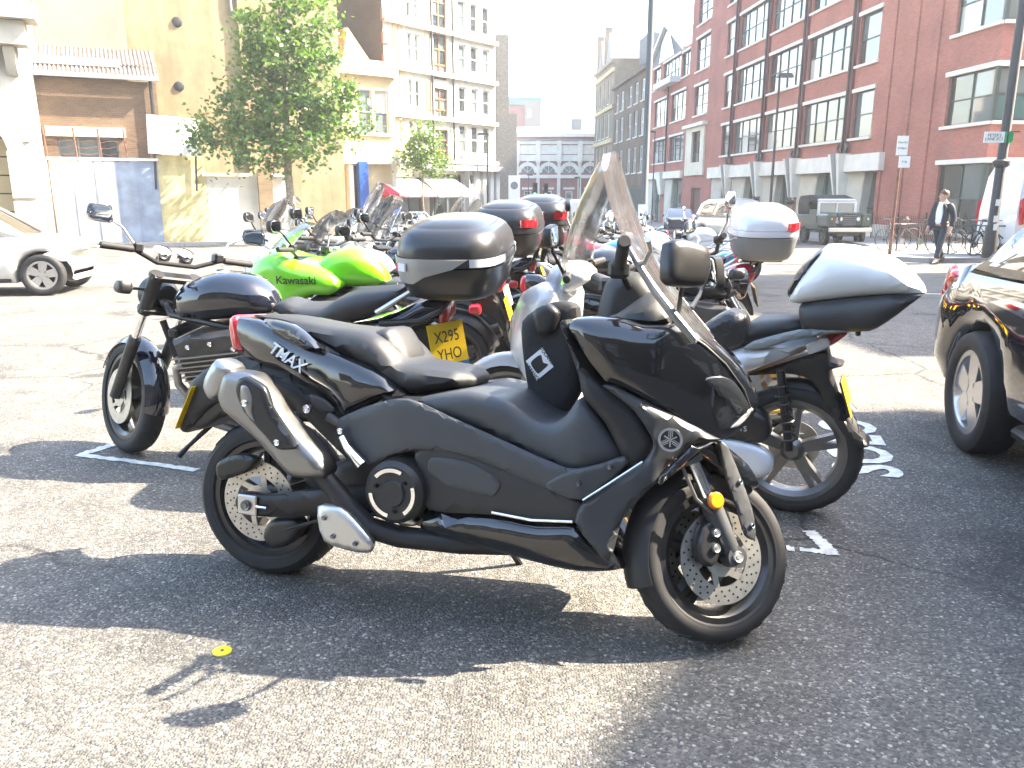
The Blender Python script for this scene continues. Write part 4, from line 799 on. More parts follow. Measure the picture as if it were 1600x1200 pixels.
def window(T, x0, x1, z0, z1, nx, nz, fm='frame_green', gl=('glass_dark',), M=I4, y=.14, bar=.05, sill=None, lintel=None, panes=True, sd=.09, out=.0):
    b = MB(); w, h = x1-x0, z1-z0
    for i in range(nx+1):
        x = x0+w*i/nx; x = min(max(x, x0+bar/2), x1-bar/2); b.box((x, y, (z0+z1)/2), (bar, .06, h))
    for j in range(nz+1):
        z = z0+h*j/nz; z = min(max(z, z0+bar/2), z1-bar/2); b.box(((x0+x1)/2, y+.002, z), (w, .056, bar))
    o = b.xf(M).build('window', fm, T, smooth=False, weld=False)
    pw, ph = w/nx, h/nz
    if panes:
        for i in range(nx):
            for j in range(nz):
                g = random.choice(gl); k = (round(pw, 3), round(ph, 3), g)
                if k not in PANES:
                    a, c = pw/2, ph/2; me = bpy.data.meshes.new('pane'); me.from_pydata([(-a, 0, -c), (a, 0, -c), (a, 0, c), (-a, 0, c)], [], [(0, 1, 2, 3)]); me.materials.append(MATS[g]); PANES[k] = me
                inst('pane', PANES[k], o, M @ Matrix.Translation((x0+pw*(i+.5), y+.02, z0+ph*(j+.5))) @ Matrix.Rotation(random.uniform(-.012, .012), 4, 'Z') @ Matrix.Rotation(random.uniform(-.012, .012), 4, 'X'))
    else:
        MB().add([(x0, y+.02, z0), (x1, y+.02, z0), (x1, y+.02, z1), (x0, y+.02, z1)], [(0, 1, 2, 3)]).xf(M).build('pane', random.choice(gl), o, smooth=False)
    if sill: MB().box(((x0+x1)/2, -.03, z0-.06), (w+.24, .2, .12)).xf(M).build('window_sill', sill, o, smooth=False)
    if lintel: MB().box(((x0+x1)/2, -.02, z1+sd), (w+.3, .14, .18)).xf(M).build('lintel', lintel, o, smooth=False)
    return o
def boxp(T, name, c, d, m, M=I4, rot=None, **k): return MB().box(c, d, rot).xf(M).build(name, m, T, smooth=False, **k)
DA = math.atan2(-1, .0583)                                    # along the red fronts, far end towards the camera
def onA(u): Y = 88-u*.9983; return (17.1-.0583*(Y-38), Y)
GLW = ('glass_mid', 'glass_mid', 'glass_blind', 'glass_dark', 'glass_mid')
def red_block():
    T = building('brick_office_block', 'tall red brick office block with white stone band and corner windows', onA(16), DA)
    H = 18.5; LX = 41.4; ops = []; wins = []
    bays = [(9.6, 11.55, 1), (12.4, 17.8, 4), (18.6, 23.75, 4), (24.45, 29.75, 4), (30.4, 32.4, 1)]
    for z0, z1 in ((3.8, 5.95), (7.2, 9.45), (10.75, 13.0), (14.2, 16.4)):
        for a, c, n in bays: wins.append((a, c, z0, z1, n, 2))
    for z0, z1 in ((7.3, 9.6), (10.75, 13.25), (14.3, 16.6)): wins.append((1.7, 5.4, z0, z1, 2, 3))
    cor = [(-.35, 2.3), (3.78, 5.66), (7.2, 9.3), (10.7, 12.8), (14.1, 16.3)]
    for z0, z1 in cor: wins.append((38.4, 41.28, z0, z1, 2, 2))
    shops = [(7.6, 12.0), (12.5, 17.9), (18.3, 23.9), (24.3, 29.9), (30.3, 33.6)]
    ops = [w[:4] for w in wins]+[(a, c, -1.9, 2.2) for a, c in shops]+[(1.9, 4.4, 3.56, 6.0), (2.0, 4.8, -1.9, 1.5)]
    wall(T, 'front_wall', 0, LX, -2.4, H, ops, 'red_brick', back=None)
    for w in wins: window(T, *w, gl=GLW, sill='white_stone', lintel='white_stone', panes=w[2] < 15)
    window(T, 1.9, 4.4, 3.56, 6.0, 2, 3, gl=GLW)
    for a, c, d, e in ((0.05, 1.9, 2.5, 6.35), (4.4, 5.5, 2.5, 6.35)): boxp(T, 'stone_surround', ((a+c)/2, -.05, (d+e)/2), (c-a, .2, e-d), 'cream_stone')
    boxp(T, 'stone_surround', (3.15, -.05, 6.18), (2.5, .2, .34), 'cream_stone'); boxp(T, 'stone_surround', (3.15, -.05, 3.03), (2.5, .2, 1.04), 'cream_stone'); boxp(T, 'stone_cornice', (2.8, -.2, 6.5), (6.2, .5, .26), 'white_stone')
    boxp(T, 'entrance_door', (3.4, .3, -.2), (2.8, .08, 3.4), 'pilaster')
    # stone band over the ground floor
    boxp(T, 'stone_band', (20.6, -.12, 2.6), (26.8, .3, .8), 'white_stone')
    # splayed ground-floor panels and glazing
    for a, c in shops:
        r = MB(); wd = min(1.5, (c-a)*.3)
        r.hexa([(a, .02, -2.2), (a+wd*.55, .4, -2.2), (a+wd*.55, .9, -2.2), (a, .9, -2.2)], [(a, .02, 2.2), (a+wd*1.2, .4, 2.2), (a+wd*1.2, .9, 2.2), (a, .9, 2.2)])
        r.build('splayed_panel', 'cream_render', T, smooth=False)
        r = MB().hexa([(c-wd*.35, .4, -2.2), (c, .02, -2.2), (c, .9, -2.2), (c-wd*.35, .9, -2.2)], [(c-wd*.9, .4, 2.2), (c, .02, 2.2), (c, .9, 2.2), (c-wd*.9, .9, 2.2)])
        r.build('splayed_panel', 'cream_render', T, smooth=False)
        window(T, a+wd*.3, c-wd*.25, -1.3, 2.19, 3 if c-a > 4 else 2, 2, y=.8, gl=('glass_dark', 'glass_teal', 'glass_mid'), bar=.09)
        boxp(T, 'stone_plinth', ((a+c)/2, -.05, -1.4), (c-a+.3, .35, .7), 'cream_render')
    for x in (12.0, 18.2, 24.05, 30.0):
        for dx in (-.16, .16): MB().box((x+dx, -.07, 10.7), (.2, .16, 15.3)).build('pilaster_shaft', 'pilaster', T, smooth=False)
        MB().cyl((x, -.2, 3.1), (x, -.2, 18.3), .06, n=8).build('drain_pipe', 'iron', T)
        k = MB().hexa([(x-.28, -.3, .9), (x+.28, -.3, .9), (x+.28, .3, .9), (x-.28, .3, .9)], [(x-.62, -.62, 3.08), (x+.62, -.62, 3.08), (x+.62, .3, 3.08), (x-.62, .3, 3.08)])
        kb = k.build('tapered_corbel', 'white_stone', T, smooth=False)
        MB().hexa([(x-.1, -.34, .9), (x+.1, -.34, .9), (x+.1, -.3, .9), (x-.1, -.3, .9)], [(x-.24, -.67, 3.085), (x+.24, -.67, 3.085), (x+.24, -.6, 3.085), (x-.24, -.6, 3.085)]).build('corbel_face', 'lead_grey', kb, smooth=False)
        for sd in (-1, 1):
            MB().puff([(x+sd*.15, 3.12), (x+sd*.55, 3.2), (x+sd*.62, 3.42), (x+sd*.45, 3.6), (x+sd*.25, 3.5), (x+sd*.38, 3.35)], .05, .02, .05, c=-.2, g=.1).build('iron_scroll', 'iron', kb)
        MB().lathe([(0, -.18), (.2, -.12), (.26, 0), (.2, .12), (0, .18)], (x, -.25, .62), 'z', 16).cyl((x, -.25, .75), (x, -.25, .95), .05).build('hanging_lamp', 'iron', kb)
    for x in (33.7, 35.6, 37.3): MB().box((x, -.02, 8.6), (.3, .1, 19.6)).build('brick_pier', 'red_brick', T, smooth=False)
    boxp(T, 'corner_plinth', (34.6, -.2, -.9), (1.9, .5, 1.3), 'cream_render')
    # face B, turned to the camera
    MBx = Matrix.Translation((LX, 0, 0)) @ Matrix.Rotation(R(90), 4, 'Z'); W2 = 14.
    wb = [(.12, 3.4, z0, z1, 2, 2) for z0, z1 in cor]+[(5.5, 9.5, z0, z1, 3, 2) for z0, z1 in cor[1:]]
    wall(T, 'side_wall', 0, W2, -2.4, H, [w[:4] for w in wb], 'red_brick', MBx)
    for w in wb: window(T, *w, gl=('glass_teal', 'glass_dark', 'glass_teal', 'glass_mid'), M=MBx, sill='white_stone', lintel='white_stone', bar=.09)
    for z0, z1 in cor: MB().box((LX-.05, .05, (z0+z1)/2), (.14, .14, z1-z0)).build('corner_post', 'frame_green', T, smooth=False)
    for z0, z1 in zip([-2.4]+[c[1] for c in cor], [c[0] for c in cor]+[H]):
        MB().box((LX-.05, .05, (z0+z1)/2), (.12, .12, z1-z0)).build('brick_corner', 'red_brick', T, smooth=False)
    MB().add([(0, 0, H), (LX, 0, H), (LX, W2, H), (0, W2, H)], [(0, 1, 2, 3)]).add([(0, 0, -2.4), (0, W2, -2.4), (0, W2, H), (0, 0, H)], [(0, 1, 2, 3)]).add([(0, W2, -2.4), (LX, W2, -2.4), (LX, W2, H), (0, W2, H)], [(0, 1, 2, 3)]).build('roof', 'lead_grey', T, smooth=False)
    boxp(T, 'floor_slabs', (LX/2, 6.5, 3.3), (LX-1, 11, .3), 'lead_grey')
    return T
red_block()
def gabled():
    T = building('gabled_brick_building', 'red brick building with white gable and glazed dormer beyond the office block', onA(0), DA)
    wins = [(3.3, 8.4, 3.9, 6.1, 3, 2), (9.9, 14.8, 3.9, 6.1, 3, 2), (3.3, 8.6, 7.4, 9.8, 3, 2), (10, 14.9, 7.4, 9.8, 3, 2), (2.4, 5.1, 11.0, 13.0, 2, 2), (6.4, 12.7, 10.8, 13.0, 5, 2), (13.3, 15.7, 10.9, 12.9, 2, 2)]
    H = 13.3; shops = [(1.2, 7.2), (8.6, 15)]
    wall(T, 'front_wall', 0, 16, -3, H, [w[:4] for w in wins]+[(a, c, -2.4, 2.3) for a, c in shops], 'red_brick', back=12)
    for w in wins: window(T, *w, gl=GLW, sill='white_stone', lintel='white_stone')
    boxp(T, 'stone_band', (8.1, -.12, 2.68), (13.8, .3, .62), 'white_stone')
    for a, c in shops:
        window(T, a, c, -1.9, 2.2, 3, 2, y=.7, gl=('glass_dark', 'glass_teal'), bar=.1)
        MB().hexa([(a, 0.02, -2.2), (a+.6, .4, -2.2), (a+.6, .7, -2.2), (a, .7, -2.2)], [(a, .02, 2.3), (a+1.5, .4, 2.3), (a+1.5, .7, 2.3), (a, .7, 2.3)]).build('splayed_panel', 'cream_render', T, smooth=False)
    MB().hexa([(7.4, -.3, .9), (8.4, -.3, .9), (8.4, .3, .9), (7.4, .3, .9)], [(7.0, -.6, 3.0), (8.8, -.6, 3.0), (8.8, .3, 3.0), (7.0, .3, 3.0)]).build('tapered_corbel', 'white_stone', T, smooth=False)
    MB().cyl((9.2, -.2, 3), (9.2, -.2, 11), .09, n=8).build('drain_pipe', 'iron', T)
    # gable
    g = MB().add([(0, 0, 13.3), (14, 0, 13.3), (7, 0, 16.4), (0, 12, 13.3), (14, 12, 13.3), (7, 12, 16.4)], [(0, 1, 2), (0, 2, 5, 3), (1, 4, 5, 2)]); g.build('gable_roof', 'slate', T, smooth=False)
    for a, c in (((-.3, -.15, 13.2), (7, -.15, 16.5)), ((14.3, -.15, 13.2), (7, -.15, 16.5))): MB().bar(a, c, .3, .35).build('barge_board', 'frame_white', T, smooth=False)
    MB().add([(4.6, -.06, 13.3), (10.4, -.06, 13.3), (8.6, -.06, 15.3), (7, -.06, 15.9), (5.6, -.06, 15.3)], [(0, 1, 2, 3, 4)]).build('gable_glazing', 'glass_teal', T, smooth=False)
    boxp(T, 'balcony_rail', (9.5, -.5, 10.9), (6.6, .9, .5), 'frame_white')
gabled()
def terrace(u0, u1, H, name, label, m, wins, mans=0.):
    T = building(name, label, onA(u0), DA); L = u1-u0; ops = []
    for (a, c, z0, z1) in wins: ops.append((a, c, z0, z1))
    wall(T, 'front_wall', 0, L, -4, H, ops, m, back=10)
    for o in ops: window(T, *o, 1 if o[1]-o[0] < 1.3 else 2, 2, fm='frame_white', gl=('glass_mid', 'glass_dark', 'glass_blind'), bar=.12, sill='white_stone', panes=False)
    boxp(T, 'cornice', (L/2, -.2, H-.2), (L, .5, .4), m)
    return T, L
tw = [(x, x+1.7, z0, z1) for x in (1.6, 5.0, 9.8, 13.2, 16.6) for z0, z1 in ((10.7, 12.9), (7.1, 9.9), (3.2, 6.0))]
T, L = terrace(-20, 0, 14, 'brown_terrace', 'brown brick terrace with tall white framed windows and slate roof', 'brown_brick', tw)
MB().add([(0, 0, 14), (20, 0, 14), (20, 4, 17), (0, 4, 17), (0, 9, 14), (20, 9, 14)], [(0, 1, 2, 3), (3, 2, 5, 4), (0, 3, 4), (1, 5, 2)]).build('roof', 'slate', T, smooth=False)
MB().box((3, 4, 18), (5, 2, 3.2)).build('chimney_stack', 'slate', T, smooth=False)
for k in range(5): MB().cyl((1.2+.9*k, 4, 19.6), (1.2+.9*k, 4, 21), .25, .2, 8).build('chimney_pot', 'yellow_stone', T)
boxp(T, 'shop_front', (10, -.2, -1), (20, .4, 5.2), 'frame_green')
tw = [(x, x+1.2, z0, z1) for x in (1, 4.2, 7.4, 10.6) for z0, z1 in ((12.4, 15.4), (8.2, 11.2), (4.4, 7.0))]
T, L = terrace(-35, -20, 17.5, 'ornate_terrace', 'tan stone and brick building with pointed gables, next to the brown terrace', 'stock_brick', tw)
for z in (11.8, 7.6, 16.2): boxp(T, 'string_course', (L/2, -.1, z), (L, .3, .5), 'yellow_stone')
for x in (2.5, 8.5): MB().add([(x, -.05, 17.5), (x+4, -.05, 17.5), (x+2, -.05, 21.3), (x, 4, 17.5), (x+4, 4, 17.5), (x+2, 4, 21.3)], [(0, 1, 2), (0, 2, 5, 3), (1, 4, 5, 2)]).build('gable', 'slate', T, smooth=False)
for x in (.6, 7): MB().box((x, .5, 20), (.9, .9, 5)).build('chimney_stack', 'brown_brick', T, smooth=False)
boxp(T, 'shop_front', (7.5, -.2, -1), (15, .4, 5.6), 'frame_green')

# ---- left-hand side
AL = math.atan2(.435, .9); OL = (-13, 32.8)
def left_pt(u, v=0.): d = (.9, .435); return (OL[0]+d[0]*u-d[1]*v, OL[1]+d[1]*u+d[0]*v)
def shed():
    T = building('brick_shed', 'old brown brick shed with corrugated sheet roof behind the hoarding', left_pt(-9, .4), AL)
    wall(T, 'front_wall', 0, 8.3, -2, 5.35, [(4.7, 6.75, 1.2, 3.25)], 'brown_brick', back=5)
    window(T, 4.7, 6.75, 1.2, 3.25, 3, 2, fm='lead_grey', gl=('glass_dark', 'glass_mid')); boxp(T, 'lintel_beam', (5.7, -.05, 3.45), (2.7, .14, .35), 'cream_stone')
    nb = 58
    for k, (y0, z0, y1, z1) in enumerate(((-.25, 5.55, .55, 5.95), (.5, 6.0, 2.4, 6.9))):
        g = [[(-.2+8.6*i/(nb*4), y0+(y1-y0)*t, z0+(z1-z0)*t+.05*math.sin(i*math.pi/2)) for i in range(nb*4+1)] for t in (0, .5, 1)]
        MB().sheet(g, .01).build('corrugated_sheet', mat('sheet_roof', (.22,.19,.175), .8, noise=.3, nscale=4), T, sharp=60)
    boxp(T, 'roof_board', (3.6, .3, 6.0), (7, .12, .28), mat('board_pink', (.38,.3,.27), .8)); boxp(T, 'gutter', (4.1, -.36, 5.45), (8.6, .18, .18), 'lead_grey')
    MB().cyl((8.1, -.15, -.6), (8.1, -.15, 5.4), .07, n=8).build('drain_pipe', 'iron', T)
    return T
shed()
def render_wall():
    T = building('rendered_flank_wall', 'tall stained ochre rendered flank wall of a building behind the tree', left_pt(-6.5, 2.6), AL)
    wall(T, 'front_wall', 0, 13.6, -2, 17, [], 'old_render', back=8)
    MB().box((3.4, -.06, 9.2), (3.2, .12, 5.0)).build('render_patch', mat('render_grey', (.2,.185,.15), .9, noise=.15, nscale=.8), T, smooth=False)
    MB().box((9.4, -.1, 8), (.12, .2, 18)).build('wall_seam', 'old_render', T, smooth=False)
    for x, z in ((3.6, 8.1), (6.95, 8.0), (6.8, 5.5)):
        MB().lathe([(0, -.06), (.1, -.06), (.17, -.04), (.2, 0), (.2, .05), (0, .05)], (x, -.02, z), 'y', 16).build('tie_plate', 'iron', T)
    MB().tube([(9.1, -.1, 10), (9.1, -.1, 8.6), (9.5, -.1, 8.0), (10, -.1, 7.6)], .06, 8).build('drain_pipe', 'lead_grey', T)
    B = building('dark_gable_house', 'dark slate house with a small white sash window above the shed', left_pt(-9.5, 4.5), AL)
    wall(B, 'front_wall', 0, 3.2, -2, 9.2, [(1.1, 2.6, 7.2, 8.6)], 'slate', back=6); window(B, 1.1, 2.6, 7.2, 8.6, 2, 2, fm='frame_white', bar=.14, gl=('glass_mid',))
    boxp(B, 'eaves_board', (1.5, -.3, 9.3), (3.8, .6, .2), 'slate')
render_wall()
mat('arch_stone', (.4,.37,.31), .8, noise=.15, nscale=1.5)
def arch_house():
    T = building('stone_arch_building', 'pale stone building with round arch and bracketed cornice at the left edge', (-23.4, 24.2), R(24)); W = 8.2
    b = MB(); pts = []                       # wall with a round-headed opening
    cx, cz, rr = 5.8, 2.3, 1.75
    ol = [(0, -2), (cx-rr, -2)]+[(cx-rr*math.cos(a), cz+rr*math.sin(a)) for a in [math.pi*k/16 for k in range(17)]]+[(cx+rr, -2), (W, -2), (W, 7.5), (0, 7.5)]
    V, F = cdt(ol, .8, .05); b.add([(x, 0, z) for x, z in V], F)
    for (x0, z0), (x1, z1) in zip(ol[1:19], ol[2:20]): b.add([(x0, 0, z0), (x1, 0, z1), (x1, 1.8, z1), (x0, 1.8, z0)], [(0, 1, 2, 3)])
    b.add([(W, 0, -2), (W, 6, -2), (W, 6, 10), (W, 0, 10)], [(0, 1, 2, 3)]); b.build('front_wall', 'arch_stone', T, smooth=False, weld=False)
    for k in range(9): boxp(T, 'stone_course', (cx, 1.9, -1.6+k*.62), (4.6, .2, .57), 'yellow_stone')  # course colour set deeper to paint in the shade inside the arch
    MB().lathe([(rr+.02, -.06), (rr+.5, -.06), (rr+.5, .02), (rr+.02, .02)], (cx, 0, cz), 'y', 24, True, 0, math.pi).build('arch_moulding', 'arch_stone', T)
    boxp(T, 'cornice', (W/2, -.35, 6.1), (W+.7, .9, .7), 'arch_stone'); boxp(T, 'cornice_slab', (W/2+.1, -.5, 6.7), (W+1.2, 1.3, .45), 'arch_stone'); boxp(T, 'parapet', (W/2, 0, 8.6), (W, .8, 3.4), 'arch_stone')
    boxp(T, 'parapet_pier', (W-.5, -.25, 8.2), (1.5, .9, 2.6), 'arch_stone')
    for x in (.8, 2.6, 4.4, 6.2, 7.4, 8.0):
        MB().puff([(-.55, 5.75), (.0, 5.75), (0, 4.9), (-.2, 5.0), (-.45, 5.4)], .16, .14, .04, c=x, pl='yz', g=.2).build('bracket', 'arch_stone', T)
    for z in (3.6, 1.8, .2): boxp(T, 'rusticated_joint', (W-.35, -.03, z), (.7, .07, 1.5), 'arch_stone')
arch_house()
def hoarding():
    T = building('site_hoarding', 'pale blue grey timber hoarding with barbed wire in front of the shed', left_pt(-4.6, -1.0), AL, 'hoarding')
    for k in range(5):
        c = ('white_stone', 'white_stone', 'white_stone', 'timber_grey', 'timber_grey')[k]; boxp(T, 'hoarding_panel', (.36+.72*k, 0, .8), (.7, .05, 3.1), c)
        if k: MB().box((.72*k, -.04, .8), (.05, .06, 3.1)).build('cover_strip', 'timber_grey', T, smooth=False)
    boxp(T, 'top_rail', (1.8, -.03, 2.42), (3.7, .12, .1), 'frame_white')
    for x in (.0, .95, 1.75, 2.6, 3.5): MB().cyl((x, 0, 2.3), (x-.05, 0, 3.5), .03, n=6).build('wire_post', 'rust', T)
    for j in range(5):
        MB().tube([(x/10-.6, 0, 2.6+.22*j+.04*math.sin(x*.9+j)) for x in range(0, 43, 2)], .012, 4).build('barbed_wire', 'rust', T)
    boxp(T, 'door_leaf', (-.5, -.02, .8), (.9, .06, 3.2), 'white_stone')
    B = tag(MB().box((0, 0, 0), (1.85, .08, 1.4)).build('billboard_panel', 'frame_white', None, smooth=False), 'blank white board standing above the yellow wall beside the hoarding', 'board')
    p = left_pt(-.32, -1.15); B.matrix_world = Matrix.Translation((p[0], p[1], 3.3)) @ Matrix.Rotation(AL, 4, 'Z') @ Matrix.Rotation(R(3), 4, 'Y')
    for x in (-.7, .75): MB().cyl((x, .1, -.6), (x, .1, -2.0), .04, n=8).build('board_post', 'iron', B)
    Y = building('yellow_boundary_wall', 'short patchy yellow wall between hoarding and white wall', left_pt(-1.05, -.95), AL, 'wall')
    wall(Y, 'wall_face', 0, 1.75, -2, 2.6, [], mat('yellow_render', (.6,.5,.24), .85, noise=.3, nscale=2), back=.4)
    Wt = building('white_boundary_wall', 'long low white painted wall behind the tree trunk', left_pt(.72, -.9), AL, 'wall')
    wall(Wt, 'wall_face', 0, 3.1, -2, 1.85, [], 'white_stone', back=.4); boxp(Wt, 'brick_pier', (2.2, -.1, .0), (.55, .3, 4.2), 'stock_brick'); boxp(Wt, 'coping', (1.5, .15, 1.9), (3.3, .6, .12), 'white_stone')
hoarding()
AB = math.atan2(.63, .78)
def low_building():
    T = building('low_cream_building', 'low cream building with iron window grilles to the left of the blue shop', (-11.6, 38.8), AB)
    L = 7.15; ops = [(1.0, 2.0, -1.5, 2.4), (2.5, 4.2, -1.5, 2.5), (4.6, 5.0, -1.5, 2.5), (5.05, 5.85, 4.1, 6.2), (6.0, 6.8, 4.1, 6.2), (2.2, 3.2, 4.1, 6.2)]
    wall(T, 'front_wall', 0, L, -3, 7.5, ops, 'yellow_stone', back=7)
    for o in ops[:3]:
        w = window(T, *o, 3, 4, fm='iron', gl=('glass_dark',), bar=.03)
    for o in ops[3:]: window(T, *o, 1, 2, fm='frame_white', gl=('glass_blind', 'glass_mid'), sill='white_stone')
    for x in (.8, 2.25, 4.4, 6.9): boxp(T, 'column', (x, -.1, .3), (.24, .24, 4.6), 'white_stone')
    boxp(T, 'fascia', (L/2, -.15, 2.85), (L, .4, .5), 'white_stone'); boxp(T, 'parapet', (L/2, -.1, 7.2), (L+.2, .4, .7), 'white_stone')
    boxp(T, 'blue_pillar', (4.95, -.35, .6), (.5, .3, 4.2), 'shop_blue'); boxp(T, 'blue_shop_front', (6.2, -.2, -.5), (1.9, .25, 2.4), 'shop_blue'); boxp(T, 'shop_window', (5.9, -.34, .2), (.7, .04, .8), 'glass_mid')
    MB().add([(4.8, 1, 7.5), (6.6, 1, 7.5), (5.2, 1, 9.2), (4.8, 5, 7.5), (6.6, 5, 7.5), (5.2, 5, 9.2)], [(0, 1, 2), (3, 5, 4), (0, 2, 5, 3), (1, 4, 5, 2)]).build('hipped_roof', mat('tile_roof', (.35,.22,.14), .8, noise=.2), T, smooth=False)
low_building()
AY = math.atan2(.8, .6)
def shop_block():
    T = building('stone_shop_block', 'tall pale stone and yellow brick block over shops with awnings', (-6.6, 44), AY)
    L = 9.3; H = 18; ops = []; lit = []
    for z0, z1 in ((5.7, 7.1), (8.0, 9.4), (10.2, 11.7), (3.4, 5.0)):
        for x in (1.75, 2.3): ops.append((x, x+.42, z0, z1))
        for x in (5.9, 7.0, 8.1): ops.append((x, x+.7, z0, z1))
    big = [(3.8, 4.95, 2.95, 4.65), (3.8, 4.95, 5.15, 6.85), (3.8, 4.95, 7.3, 9.7), (3.8, 4.95, 10, 12)]
    wall(T, 'front_wall', 0, L, -3, H, ops+big+[(.2, 3.0, -2.6, 2.0), (3.2, 6.2, -2.6, 2.2), (6.6, 9.0, -2.6, 2.2)], 'white_stone', back=None)
    MB().add([(0, 0, -3), (0, 11, -3), (0, 11, H), (0, 0, H)], [(0, 1, 2, 3)]).add([(0, 0, H), (L, 0, H), (L, 11, H), (0, 11, H)], [(0, 1, 2, 3)]).add([(L, 0, -3), (L, 11, -3), (L, 11, H), (L, 0, H)], [(0, 1, 2, 3)]).build('flank_wall', 'dark_brick', T, smooth=False)
    for o in ops: window(T, *o, 1, 2, fm='frame_white', gl=('glass_mid', 'glass_dark'), panes=False, bar=.07, sill='white_stone')
    for o in big: window(T, *o, 2, 3, fm=mat('frame_brown', (.2,.1,.05), .5), gl=('glass_dark', 'glass_mid'), bar=.09)
    for x in (.8, 1.2): boxp(T, 'brick_panel', (x, -.03, 8.5), (.3, .08, 11), 'yellow_stone')
    for z0, z1 in ((5.2, 7.2), (8, 9.6)): boxp(T, 'brick_panel', (3.3, -.03, (z0+z1)/2), (.35, .08, z1-z0), 'yellow_stone')
    for k in range(10): boxp(T, 'quoin', (.12, -.06, 3.4+k*1.1), (.5, .14, .55), 'pink_brick')
    for z in (2.9, 5.2, 7.55, 9.8): boxp(T, 'string_course', (L/2, -.12, z), (L, .3, .22), 'white_stone')
    for x in (3.5, 5.25): MB().cyl((x, -.15, 2.7), (x, -.15, 14), .06, n=8).build('drain_pipe', 'iron', T)
    # shops
    boxp(T, 'shop_cornice', (L/2+.3, -.35, 2.55), (L+.2, .7, .3), 'lead_grey')
    for x in (6.5, 7.2, 7.9, 8.55, 9.15): boxp(T, 'shop_column', (x, -.15, .0), (.34, .34, 4.8), 'frame_white')
    for o in ((.2, 3.0, -2.6, 2.0), (3.2, 6.2, -2.6, 2.2), (6.6, 9.0, -2.6, 2.2)): window(T, *o, 3, 2, fm='iron', gl=('glass_dark', 'glass_mid'), y=.5, bar=.08)
    sg = boxp(T, 'shop_sign', (.1, -.2, 2.25), (2.9, .12, .5), 'frame_white'); text('sign_text', 'CAFE BAR', .3, mat('teal_ink', (.0,.3,.3), .5), sg, side_m(-.2, -.268, 2.25, -1), .004)
    for nm, x0, x1, c in (('awning', -1.4, 2.0, 'awning_red'), ('awning', 2.3, 5.2, 'awning_white')):
        xr = x0+.7 if c == 'awning_red' else x0
        a = MB().add([(xr+.2 if xr == x0 else x0+.25, -.1, 2.0), (x1-.1, -.1, 2.0), (x1+.15, -1.5, 1.15), (xr, -1.5, 1.15), (x1+.15, -1.5, .95), (xr, -1.5, .95)], [(0, 1, 2, 3), (3, 2, 4, 5)]); a.build(nm, 'awning_white', T, smooth=False)
        if c == 'awning_red': MB().add([(x0+.25, -.1, 2.0), (xr, -1.5, 1.15), (x0, -1.5, 1.15), (xr, -1.5, .95), (x0, -1.5, .95)], [(0, 1, 2), (2, 1, 3, 4)]).build('awning_red_end', c, T, smooth=False)
        MB().add([(x0+.2, -.1, 2.0), (x0, -1.5, 1.15), (x0, -1.5, .95), (x0+.2, -.1, 1.0)], [(0, 1, 2, 3)]).build('awning_side', c, T, smooth=False)
        MB().box(((x0+x1)/2+.07, -1.51, .97), (x1-x0+.15, .03, .06)).build('awning_hem', c, T, smooth=False)
    hb = MB().box((0, 0, 0), (.5, .12, .5)).xf(Matrix.Translation((6.0, -.8, 1.9)) @ Matrix.Rotation(R(50), 4, 'Z')).build('hanging_sign', 'iron', T, smooth=False)
    # end block of the row
    E = building('grey_end_wall', 'narrow grey stone end wall of the left terrace, closing the row', (-1.0, 55.5), R(10))
    wall(E, 'front_wall', 0, 1.35, -3, 6.2, [], mat('grey_stone', (.3,.28,.24), .85, noise=.2), back=9); boxp(E, 'upper_pier', (.42, .6, 8.6), (.8, 1, 5), 'grey_stone'); boxp(E, 'door_case', (1.1, -.12, -.8), (.4, .2, 3.6), 'frame_white')
shop_block()
